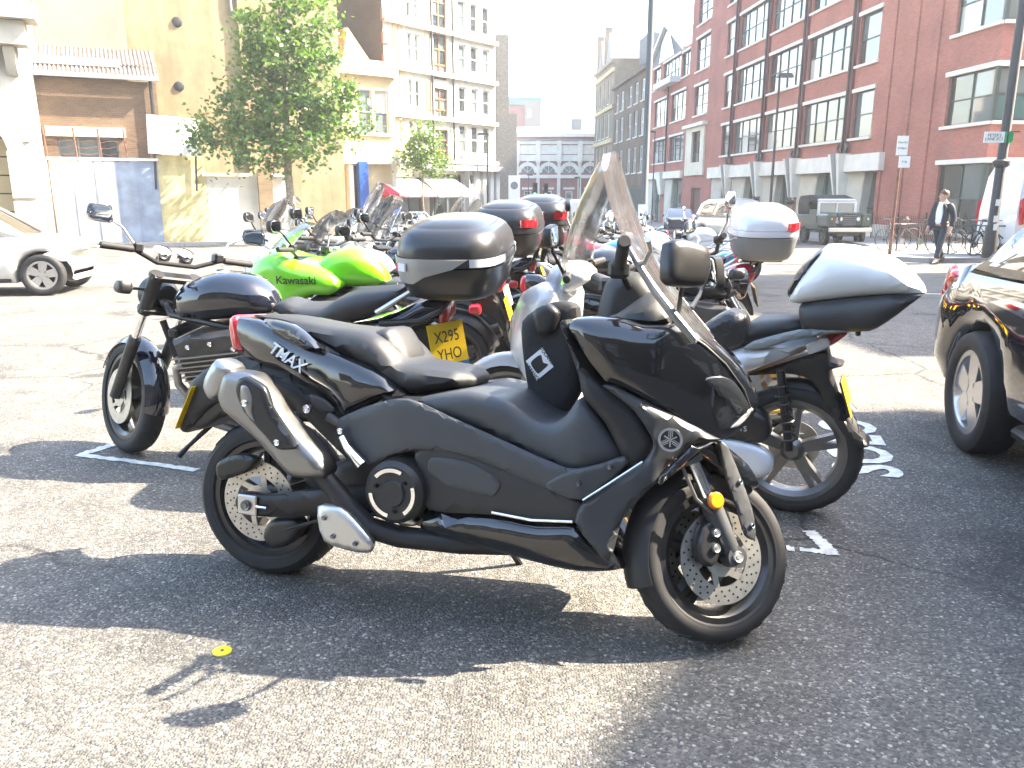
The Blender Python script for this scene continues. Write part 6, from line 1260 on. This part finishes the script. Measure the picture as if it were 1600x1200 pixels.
car('black_saloon', 'shiny black saloon car passing at the right edge, rear wheel in view', (ob.x, ob.y), BA, dict(L=4.7, W=1.84, wr=1.0, wf=3.8, r=.335, m='car_black', belt=.98, spk=5, ws=((3.5, .98), (2.75, 1.38)), rs=((.55, 1.0), (1.25, 1.36)), roof=[(.35, .9), (.95, 1.22), (1.4, 1.42), (2.2, 1.46), (2.7, 1.38), (3.6, .9)], side=[[(.95, 1.02), (1.35, 1.32), (1.95, 1.38), (1.95, 1.02)], [(2.03, 1.02), (2.03, 1.38), (2.5, 1.34), (3.3, 1.02)]], tl=[(.0, .74), (.04, .95), (.34, .98), (.5, .93), (.2, .78)], mx=3.2))
# white van parked beyond the lamp column
V = thing('white_van', 'white panel van at the right edge, parked beyond the lamp column', 'van', (13.0, 21.9), R(0))
MB().puff([(0, .45), (.02, 1.3), (.12, 2.2), (.28, 2.55), (1.0, 2.62), (4.0, 2.62), (4.6, 1.5), (5.3, 1.2), (5.4, .4)]+arch(4.4, .42)+arch(.95, .42), 1, .88, .25, hw=lambda x, z: .98-.12*max(0, z-1.2)/1.4, sm=1, g=.15).build('body', 'van_white', V)
for sd in (-1, 1):
    MB().puff([(.02, .95), (.0, 1.55), (.16, 1.62), (.2, 1.0)], 0, side=sd, th=.03, r=.03, hw=lambda x, z: 1.0-.12*max(0, z-1.2)/1.4, g=.08).build('tail_light', 'red_lens', V)
    MB().puff([(.05, .42), (.0, .7), (1.4, .72), (3.8, .72), (3.8, .45), (1.5, .42)], 0, side=sd, th=.03, r=.02, hw=lambda x, z: .995, g=.12).build('sill_panel', 'case_grey', V)
    carwheel(V, 'rear_wheel', .95, sd*.86, .34); carwheel(V, 'front_wheel', 4.4, sd*.86, .34); MB().puff([(1.2, 1.45), (1.25, 2.2), (2.4, 2.2), (2.4, 1.45)], 0, side=sd, th=.02, r=.04, hw=lambda x, z: 1.0-.12*max(0, z-1.2)/1.4, g=.12).build('pressed_panel', 'van_white', V)
MB().sheet([[(4.62+.5*f-.1*s*s+.02, s*.8, 2.4-1.1*f) for s in (-1, 0, 1)] for f in (0, .9)], .01).build('windscreen', 'glass_car', V)
# old green jeep
def jeep():
    T = thing('green_jeep', 'old dark green canvas-top jeep parked facing the camera before the brick block', 'jeep', (12.75, 34.3), R(-90), tilt=True); m = 'jeep_green'   # x forward = towards camera
    MB().box((1.5, 0, .85), (3.0, 1.5, .62), bev=.05).build('body_tub', m, T); MB().box((2.95, 0, .98), (1.1, 1.0, .5), bev=.06).build('bonnet', m, T)
    for sd in (-1, 1):
        MB().box((2.95, sd*.66, .92), (1.15, .36, .5), bev=.05).build('front_wing', m, T); carwheel(T, 'front_wheel', 2.9, sd*.68, .37, .18, m); carwheel(T, 'rear_wheel', .8, sd*.68, .37, .18, m)
        MB().lathe([(0, .05), (.06, .04), (.085, .015), (.09, 0), (.09, -.03)], (3.47, sd*.33, .98), 'x', 20).build('headlight', 'clear_lens', T)
        MB().lathe([(0, .03), (.03, .02), (.035, 0)], (3.54, sd*.68, .98), 'x', 14).build('side_light', 'amber_lens' if sd < 0 else 'white_ink', T)
        MB().box((2.2, sd*.72, 1.35), (.06, .1, .5)).build('windscreen_post', 'frame_white', T)
    MB().box((3.48, 0, .95), (.04, .52, .46), bev=.01).build('grille', 'iron', T)
    for k in range(6): MB().box((3.505, 0, .77+.07*k), (.02, .48, .02)).build('grille_bar', 'lead_grey', T, smooth=False)
    MB().box((3.62, 0, .58), (.1, 1.62, .16), bev=.02).build('bumper', 'silver', T); MB().box((2.95, 0, .5), (1.0, .8, .3)).build('chassis', 'iron', T); MB().bar((2.9, -.7, .37), (2.9, .7, .37), .1, .1).build('axle', 'iron', T)
    pl = MB().box((3.5, -.55, .93), (.03, .4, .34)).build('number_plate', 'ink', T)
    text('plate_text', '202\n222C', .13, 'white_ink', pl, face_m((3.52, -.55, .93), (1, 0, 0)), .002)
    w = MB().box((2.2, 0, 1.62), (.06, 1.5, .07)).box((2.2, 0, 1.14), (.06, 1.5, .08)).box((2.2, 0, 1.38), (.05, .05, .45)).box((2.2, -.74, 1.38), (.05, .06, .5)).box((2.2, .74, 1.38), (.05, .06, .5)).build('windscreen_frame', 'frame_white', T, smooth=False, weld=False)
    for sd in (-1, 1): MB().add([(2.19, sd*.03, 1.16), (2.19, sd*.72, 1.16), (2.19, sd*.72, 1.6), (2.19, sd*.03, 1.6)], [(0, 1, 2, 3)]).build('pane', 'glass_mid', w, smooth=False)
    MB().puff([(-.1, 1.1), (-.1, 1.75), (.1, 1.9), (1.2, 1.92), (2.0, 1.78), (2.15, 1.68), (2.15, 1.6), (1.3, 1.6), (1.3, 1.1)], .76, .68, .1, sm=1, g=.15).build('canvas_top', 'canvas', T); MB().box((1.75, 0, 1.7), (.85, 1.46, .1), bev=.04).build('cab_roof', 'frame_white', T)
    for sd in (-1, 1): MB().box((1.75, sd*.74, 1.1), (.8, .04, .5), bev=.01).build('door', m, T)
jeep()
mpv = dict(L=4.6, W=1.85, r=.33, m='car_silver', belt=1.05, wf=3.6, ws=((3.5, 1.06), (2.6, 1.66)), rs=((.15, 1.05), (.3, 1.62)), roof=[(.1, 1.0), (.2, 1.6), (.6, 1.76), (2.2, 1.78), (2.7, 1.68), (3.6, 1.0)], side=[[(.5, 1.1), (.55, 1.6), (1.6, 1.64), (1.6, 1.1)], [(1.7, 1.1), (1.7, 1.64), (2.4, 1.6), (3.2, 1.1)]], wglass='glass_car_light')
car('people_carrier', 'silver people carrier with wide pale windscreen parked left of the jeep', (8.6, 35.5), R(-72), mpv)
car('navy_hatchback', 'small navy hatchback parked beyond the people carrier', (10.2, 50), R(-100), dict(L=3.9, m='car_navy', wf=3.1, ws=((2.9, .95), (2.3, 1.4)), mx=2.6))
car('distant_van', 'small white van driving away towards the market hall', (3.6, 44.), R(80), dict(cat='van', L=4.4, m='van_white', W=1.8, belt=1.1, rs=((.1, 1.1), (.2, 1.75)), ws=((3.4, 1.1), (2.8, 1.8)), roof=[(.1, 1.0), (.12, 1.75), (.4, 1.9), (2.5, 1.92), (2.9, 1.8), (3.5, 1.05)], side=[]))
cv = car('open_sports_car', 'pale open-top sports car with round headlights parked in front of the shops', (-5.2, 26.5), R(-20), dict(L=3.9, W=1.6, wf=3.1, m='car_silver', belt=.8, roof=[(1.0, .75), (1.2, .86), (2.0, .86), (2.4, .75)], side=[], ws=((2.75, .82), (2.35, 1.22)), rs=None, wglass='smoke_glass', mirrors=False))
for sd in (-1, 1): MB().puff([(1.35, .8), (1.3, 1.15), (1.45, 1.2), (1.55, .85)], .22, .15, .05, c=sd*.36).build('seat', 'ink', cv)
MB().tube([(2.72, -.66, .85), (2.36, -.56, 1.24), (2.36, .56, 1.24), (2.72, .66, .85)], .025, 8).build('screen_frame', 'chrome', cv)

# ------------------------------------------------------------------ the man
def skinned(name, V, E, rad, m, parent, sub=2):
    me = bpy.data.meshes.new(name); me.from_pydata(V, E, []); o = bpy.data.objects.new(name, me); COL.objects.link(o)
    md = o.modifiers.new('s', 'SKIN'); md.use_smooth_shade = True; sv = me.skin_vertices[0].data
    for i, r_ in enumerate(rad): sv[i].radius = r_ if isinstance(r_, tuple) else (r_, r_); sv[i].use_root = (i == 0)
    sb = o.modifiers.new('u', 'SUBSURF'); sb.levels = sub; sb.render_levels = sub
    dg = bpy.context.evaluated_depsgraph_get(); me2 = bpy.data.meshes.new_from_object(o.evaluated_get(dg)); bpy.data.objects.remove(o)
    me2.name = name; me2.materials.clear(); me2.materials.append(MATS[m]); me2.shade_smooth(); q = bpy.data.objects.new(name, me2); COL.objects.link(q); q.parent = parent; return q
mat('skin', (.55,.32,.23), .5); mat('navy_suit', (.012,.016,.03), .7, noise=.2, nscale=30); mat('suit_trousers', (.018,.026,.042), .7); mat('shirt', (.75,.76,.78), .6); mat('hair_brown', (.12,.06,.03), .6); mat('shoe', (.02,.016,.014), .3)
def man():
    T = thing('person', 'man in navy suit and open white shirt stepping off the kerb, looking left', 'person', (10.62, 20.15), R(-150), tilt=False)   # +x = where he walks
    hip = .93
    # one continuous body
    V = [(0,0,hip),(0,0,1.1),(0,0,1.32),(0.01,0,1.46),(.02,0,1.54),(.03,0,1.64),(.03,0,1.7),  # 0-6 spine to head
         (0,.2,1.42),(-.04,.27,1.14),(.06,.29,.9),(.09,.29,.82), (0,-.2,1.42),(.02,-.27,1.14),(.1,-.28,.9),(.12,-.28,.82),      # arms 7-14
         (0,.1,.9),(.12,.1,.5),(.22,.1,.1),(.34,.11,.04), (0,-.1,.9),(-.1,-.1,.5),(-.34,-.1,.13),(-.24,-.1,.05)]                   # legs 15-22
    E = [(0,1),(1,2),(2,3),(3,4),(4,5),(5,6),(3,7),(7,8),(8,9),(9,10),(3,11),(11,12),(12,13),(13,14),(0,15),(15,16),(16,17),(17,18),(0,19),(19,20),(20,21),(21,22)]
    rd = [.13,.13,.15,.1,.055,.085,.09,.065,.048,.036,.04,.065,.048,.036,.04,.09,.062,.045,.04,.09,.062,.045,.04]
    body = skinned('body', V, E, rd, 'skin', T)
    # head details, joined to the figure's children
    H = Vector((.035, 0, 1.655))
    hd = MB().loft([[(H.x+dx+.095*k*math.cos(a)*(1.05 if math.cos(a) > 0 else 1), H.y+.075*k*math.sin(a), H.z+z) for a in [2*math.pi*i/16 for i in range(16)]] for z, k, dx in ((-.115,.45,.03),(-.09,.75,.02),(-.04,.95,.005),(.02,1.03,0),(.07,.95,-.005),(.11,.6,-.01),(.122,.1,-.01))])
    hx = Matrix.Translation(H) @ Matrix.Rotation(R(-35), 4, 'Z') @ Matrix.Translation(-H)
    hd.tube([(H.x+.09, 0, H.z+.01), (H.x+.118, 0, H.z-.025), (H.x+.09, 0, H.z-.035)], [.01, .016, .01], 6)
    for sd in (-1, 1): hd.puff([(H.x-.02, H.z+.02), (H.x+.012, H.z+.025), (H.x+.005, H.z-.035), (H.x-.012, H.z-.035)], .012, .005, .01, c=sd*.08, g=.02)
    fc = hd.xf(hx).build('head', 'skin', T)
    for sd in (-1, 1): MB().box((H.x+.09, sd*.032, H.z+.012), (.012, .026, .01)).xf(hx).build('eye', 'ink', fc); MB().box((H.x+.092, sd*.034, H.z+.032), (.014, .04, .008)).xf(hx).build('eyebrow', 'hair_brown', fc)
    MB().box((H.x+.093, 0, H.z-.065), (.012, .04, .008)).xf(hx).build('mouth', mat('lip', (.4,.15,.13), .5), fc)
    MB().loft([[(H.x-.012+.1*k*math.cos(a), H.y+.083*k*math.sin(a), H.z+z+(.02 if math.cos(a) > .3 else -.045*(1 if z < .05 else 0))) for a in [2*math.pi*i/16 for i in range(16)]] for z, k in ((.03,1.02),(.06,1.06),(.1,.92),(.135,.55),(.143,.1))]).xf(hx).build('hair', 'hair_brown', T)
    for sd, base in ((1, V[10]), (-1, V[14])):
        b = Vector(base); h = MB().puff([(b.x-.03, b.z+.03), (b.x+.03, b.z+.03), (b.x+.04, b.z-.06), (b.x-.03, b.z-.06)], .018, .01, .02, c=b.y, g=.03)
        for k, (dx, l) in enumerate(((-.025, .05), (-.006, .065), (.014, .062), (.032, .05))): h.tube([(b.x+dx, b.y, b.z-.05), (b.x+dx+.004, b.y-sd*.006, b.z-.05-l*.55), (b.x+dx-.006, b.y-sd*.02, b.z-.05-l)], [.01, .009, .007], 6)
        h.tube([(b.x+.03, b.y, b.z), (b.x+.058, b.y-sd*.01, b.z-.03), (b.x+.06, b.y-sd*.015, b.z-.06)], [.011, .01, .008], 6); h.build('hand', 'skin', T)
    # clothes
    J = [(0,0,.98),(-.005,0,1.15),(0,0,1.34),(.0,0,1.45),(0,.2,1.42),(-.04,.27,1.14),(.05,.29,.9),(0,-.2,1.42),(.02,-.27,1.14),(.095,-.28,.9)]
    skinned('jacket', J, [(0,1),(1,2),(2,3),(3,4),(4,5),(5,6),(3,7),(7,8),(8,9)], [(.19,.15),(.165,.135),(.19,.14),(.1,.09),.085,.07,.058,.085,.07,.058], 'navy_suit', T)
    MB().puff([(-.075, 1.0), (.07, 1.0), (.085, 1.25), (.05, 1.46), (.0, 1.5), (-.05, 1.46), (-.09, 1.25)], .03, .01, .03, c=.135, pl='yz', g=.05).build('shirt_front', 'shirt', T)
    MB().tube([(.0, .06, 1.5), (.08, .05, 1.49), (.12, 0, 1.45), (.08, -.05, 1.49), (0, -.06, 1.5)], .02, 8).build('collar', 'shirt', T)
    for sd in (-1, 1): MB().puff([(sd*.06, 1.0), (sd*.2, .82), (sd*.21, 1.1), (sd*.17, 1.4), (sd*.07, 1.48), (sd*.1, 1.25)], .02, .006, .02, c=.14, pl='yz', g=.05).build('jacket_front', 'navy_suit', T)
    skinned('trousers', [(0,0,.98),(0,.1,.88),(.12,.1,.5),(.21,.1,.12),(0,-.1,.88),(-.1,-.1,.5),(-.32,-.1,.15)], [(0,1),(1,2),(2,3),(0,4),(4,5),(5,6)], [.14,.105,.08,.068,.105,.08,.068], 'suit_trousers', T)
    MB().tube([(.145*math.cos(a), .165*math.sin(a), 1.0) for a in [2*math.pi*k/20 for k in range(21)]], .018, 6).build('belt', 'ink', T)
    for (x, y, z, a) in ((.24, .1, .05, 5), (-.3, -.1, .09, -35)):
        MB().puff([(-.1, -.045), (-.1, .03), (-.02, .05), (.08, .015), (.17, -.01), (.18, -.04)], .045, .03, .02, g=.04).xf(Matrix.Translation((x, y, z)) @ Matrix.Rotation(R(-a), 4, 'Y')).build('shoe', 'shoe', T)
man()
# ------------------------------------------------------------------ more parked motorcycles
LG, RG = 'motorbikes parked in the left row', 'motorbikes parked in the right row'
gk = bike('green_sports_bike', 'bright green faired sports bike parked behind the dark blue naked bike', (-.42, 5.6), 174, 5,
   dict(L=1.4, r=.3, body='green_paint', tailmat='gloss_black', steer=-22, bar=1.02, barw=.34, headlight=False, rail=False, tank=[(.98,.86),(.9,.98),(.78,1.05),(.64,1.07),(.52,1.0),(.44,.9),(.42,.82),(.6,.8),(.85,.8)], capz=1.06,
        fairing=[(.7,.84),(.78,.93),(.9,.97),(1.05,1.0),(1.18,1.04),(1.3,1.0),(1.42,.86),(1.36,.74),(1.2,.66),(1.05,.7),(.92,.76),(.8,.76)], screen=((1.3, .99), (1.0, 1.24), .15, .15, .06, .1), logo='Kawasaki', logosize=.075, logoat=(1.0, .256, .88), mirz=.17, seat=[(.5,.82),(.4,.85),(.2,.86),(0,.9),(-.15,.92),(-.1,.86),(.1,.8),(.4,.76)]), LG)
b2 = bike('silver_frame_motorbike', 'dark motorbike with silver side panels and second black top box, pale plate turned to us', (-.42, 6.4), 170, 5, dict(body='case_grey', tailmat='case_grey', steer=-20, box=(-.42, 1.0, .52, .64, .4), boxkw=dict(band='case_black'), platemat='white_plate', plate=[], tread=True, screen=((1.2, 1.0), (.98, 1.32), .18, .16, .06, .06)), LG)
tf = bike('black_tourer', 'black touring motorbike with third black top box behind the silver framed one', (-.15, 7.4), 172, 4, dict(body='gloss_black', steer=-18, box=(-.42, 1.02, .54, .68, .44), boxkw=dict(band='case_black'), screen=((1.22, 1.02), (.95, 1.45), .22, .2, .09, .08), smat='screen_clear'), LG)
moped('grey_scooter', 'grey scooter with tall pale screen rising behind the top boxes', (-.55, 8.5), 172, 3, dict(body='silver_paint', L=1.35, screen=((1.12, .98), (.84, 1.6), .24, .23, .1, .08)), LG)
moped('white_commuter_scooter', 'white scooter with upright clear screen beyond the green sports bike', (-1.3, 7.9), 178, 4, dict(body='white_paint', L=1.32, screen=((1.1, .98), (.9, 1.42), .2, .19, .08, .06), steer=-25), LG)
bike('red_tail_motorbike', 'small motorbike with round mirrors and red tail light behind the green bike', (-1.0, 9.2), 176, 4, dict(body='case_grey', steer=-25, screen=((1.2, 1.0), (1.02, 1.25), .15, .13, .05, .05)), LG)
moped('silver_commuter_scooter', 'silver scooter with low curved screen by the tree trunk', (-1.9, 10.2), 175, 4, dict(body='silver_paint', screen=((1.1, .98), (.86, 1.5), .22, .21, .09, .07), steer=-25), LG)
bike('dark_roadster', 'dark roadster at the far left end of the left row', (-2.1, 11.4), 175, 4, dict(body='case_grey', steer=-25, screen=((1.2, 1.0), (1.02, 1.25), .15, .13, .05, .05)), LG)
moped('courier_scooter', 'white courier scooter with tall screen near the zone sign', (.2, 10.5), 173, 3, dict(body='white_paint', screen=((1.1, .98), (.86, 1.5), .24, .23, .1, .08)), LG)
bike('silver_roadster', 'silver roadster with small fly screen, left of the courier scooter', (-.35, 9.7), 174, 4, dict(body='silver_paint', steer=-20, mirmat='chrome', screen=((1.2, 1.0), (1.0, 1.3), .16, .14, .05, .05)), LG)
moped('pale_scooter', 'pale silver scooter with low screen near the sports car', (-1.35, 11.6), 176, 4, dict(body='silver_paint', steer=-25, screen=((1.1, .98), (.9, 1.35), .2, .18, .07, .06)), LG)
bike('far_black_motorbike', 'black motorbike with screen at the far end of the left row', (-.9, 12.6), 174, 4, dict(body='gloss_black', steer=-20, screen=((1.2, 1.0), (1.0, 1.4), .2, .18, .07, .06)), LG)
moped('far_white_scooter', 'white scooter at the far end of the left row before the zone sign', (.3, 13.4), 174, 4, dict(body='white_paint', steer=-20, screen=((1.1, .98), (.88, 1.5), .22, .2, .08, .06)), LG)
# right row
bike('gold_wheel_motorbike', 'black motorbike with round black headlamp and gold front wheel behind the white scooter', (.42, 5.05), -12, 6, dict(body='gloss_black', rim='gold_rim', forklow='gold_rim', L=1.2, r=.3, steer=18, bar=1.08, barw=.36, mirz=.22, mirmat='chrome', mgmat='red_paint', mg0=60, mg1=120, hlmat='gloss_black', tank=[(.95,.9),(.86,.98),(.7,1.0),(.56,.95),(.5,.83),(.7,.78),(.95,.78)]), RG)
bike('silver_box_motorbike', 'motorbike with big silver top box and long red reflector in the right row', (1.55, 6.5), 172, 5, dict(body='gloss_black', box=(-.42, .96, .5, .6, .42), boxkw=dict(lid='silver_paint', band='silver_paint', base='case_grey'), tailmat='red_paint', steer=15), RG)
bike('blue_motorbike', 'blue motorbike with chrome mirrors behind the silver top box', (1.9, 8.3), 174, 5, dict(body='blue_paint', steer=-20, mirmat='chrome', barw=.4), RG)
bike('red_motorbike', 'bright red motorbike beside the black wing mirror, right row', (1.55, 7.4), 172, 5, dict(body='red_paint', steer=-15, seat=None) if False else dict(body='red_paint', steer=-15), RG)
for i, (nm, lab, x, y, bd, kind) in enumerate((('grey_roadster', 'grey roadster between the chrome-barred motorbike and the white moped, right row', 2.3, 9.6, 'case_grey', 0), ('white_roadster', 'white roadster just beyond the white moped in the right row', 2.6, 10.8, 'white_paint', 0), ('black_roadster', 'black roadster in the right row before the people carrier', 2.9, 12.0, 'gloss_black', 0),
      ('silver_scooter', 'silver scooter far along the right row', 3.2, 13.3, 'silver_paint', 1), ('pink_scooter', 'lilac scooter far along the right row below the sign plates', 3.3, 15.2, 'lilac', 1), ('chrome_roadster', 'roadster with chrome bars at the far end of the right row', 4.2, 14.6, 'silver_paint', 0), ('small_black_scooter', 'small black scooter at the far end of the right row', 2.4, 16.2, 'gloss_black', 1), ('chrome_bar_motorbike', 'motorbike with high chrome bars squeezed behind the blue one', 2.05, 8.95, 'gloss_black', 0), ('white_moped', 'white moped squeezed between roadsters in the right row', 2.4, 10.2, 'white_paint', 1), ('silver_tank_motorbike', 'motorbike with silver tank in the middle of the right row', 2.75, 11.4, 'silver_paint', 0), ('grey_moped', 'grey moped near the far end of the right row', 3.0, 12.65, 'case_grey', 1), ('far_dark_roadster', 'dark roadster at the far end beside the lamp column foot', 3.0, 17.6, 'blue_black', 0))):
    mat('lilac', (.5,.3,.55), .3, coat=.6)
    (moped if kind else bike)(nm, lab, (x, y), 170+random.uniform(-6, 6), 5, dict(body=bd, steer=random.choice((-25, -15, 10)), barmat='chrome', mirmat='chrome') if not kind else dict(body=bd, steer=-20), RG)

# ------------------------------------------------------------------ thin haze volume, added to stand in for lens glare
hz = MB().box((0, 100, 8), (300, 330, 32)).build('haze', None, None, smooth=False); hz['kind'] = 'stuff'
hm = bpy.data.materials.new('glare_haze'); hm.use_nodes = True; t = hm.node_tree; t.nodes.clear(); o = t.nodes.new('ShaderNodeOutputMaterial'); v = t.nodes.new('ShaderNodeVolumePrincipled')
v.inputs['Color'].default_value = (.95, .97, 1, 1); v.inputs['Density'].default_value = .0012; v.inputs['Anisotropy'].default_value = .25
t.links.new(v.outputs[0], o.inputs['Volume']); hz.data.materials.append(hm)

# ------------------------------------------------------------------ grit and crumbs lying on the road
rg = random.Random(9); gm = MB()
for k in range(420):
    y = 1.3+6*rg.random()**1.6; x = rg.uniform(-.75, .75)*y; s = rg.uniform(.002, .0075); z = gz(x, y); n_ = rg.choice((4, 5, 6)); a0 = rg.uniform(0, 6)
    p = [(x+s*rg.uniform(.6, 1.2)*math.cos(a0+2*math.pi*i/n_), y+s*rg.uniform(.6, 1.2)*math.sin(a0+2*math.pi*i/n_)) for i in range(n_)]
    gm.add([(px, py, z-.001) for px, py in p]+[(x+(px-x)*.6, y+(py-y)*.6, z+s*.45) for px, py in p], [tuple(range(n_-1, -1, -1)), tuple(range(n_, 2*n_))]+[(i, (i+1) % n_, n_+(i+1) % n_, n_+i) for i in range(n_)])
go = gm.build('road_grit', mat('grit', (.3,.29,.27), .85, noise=.4, nscale=3), None, smooth=False); go['kind'] = 'stuff'
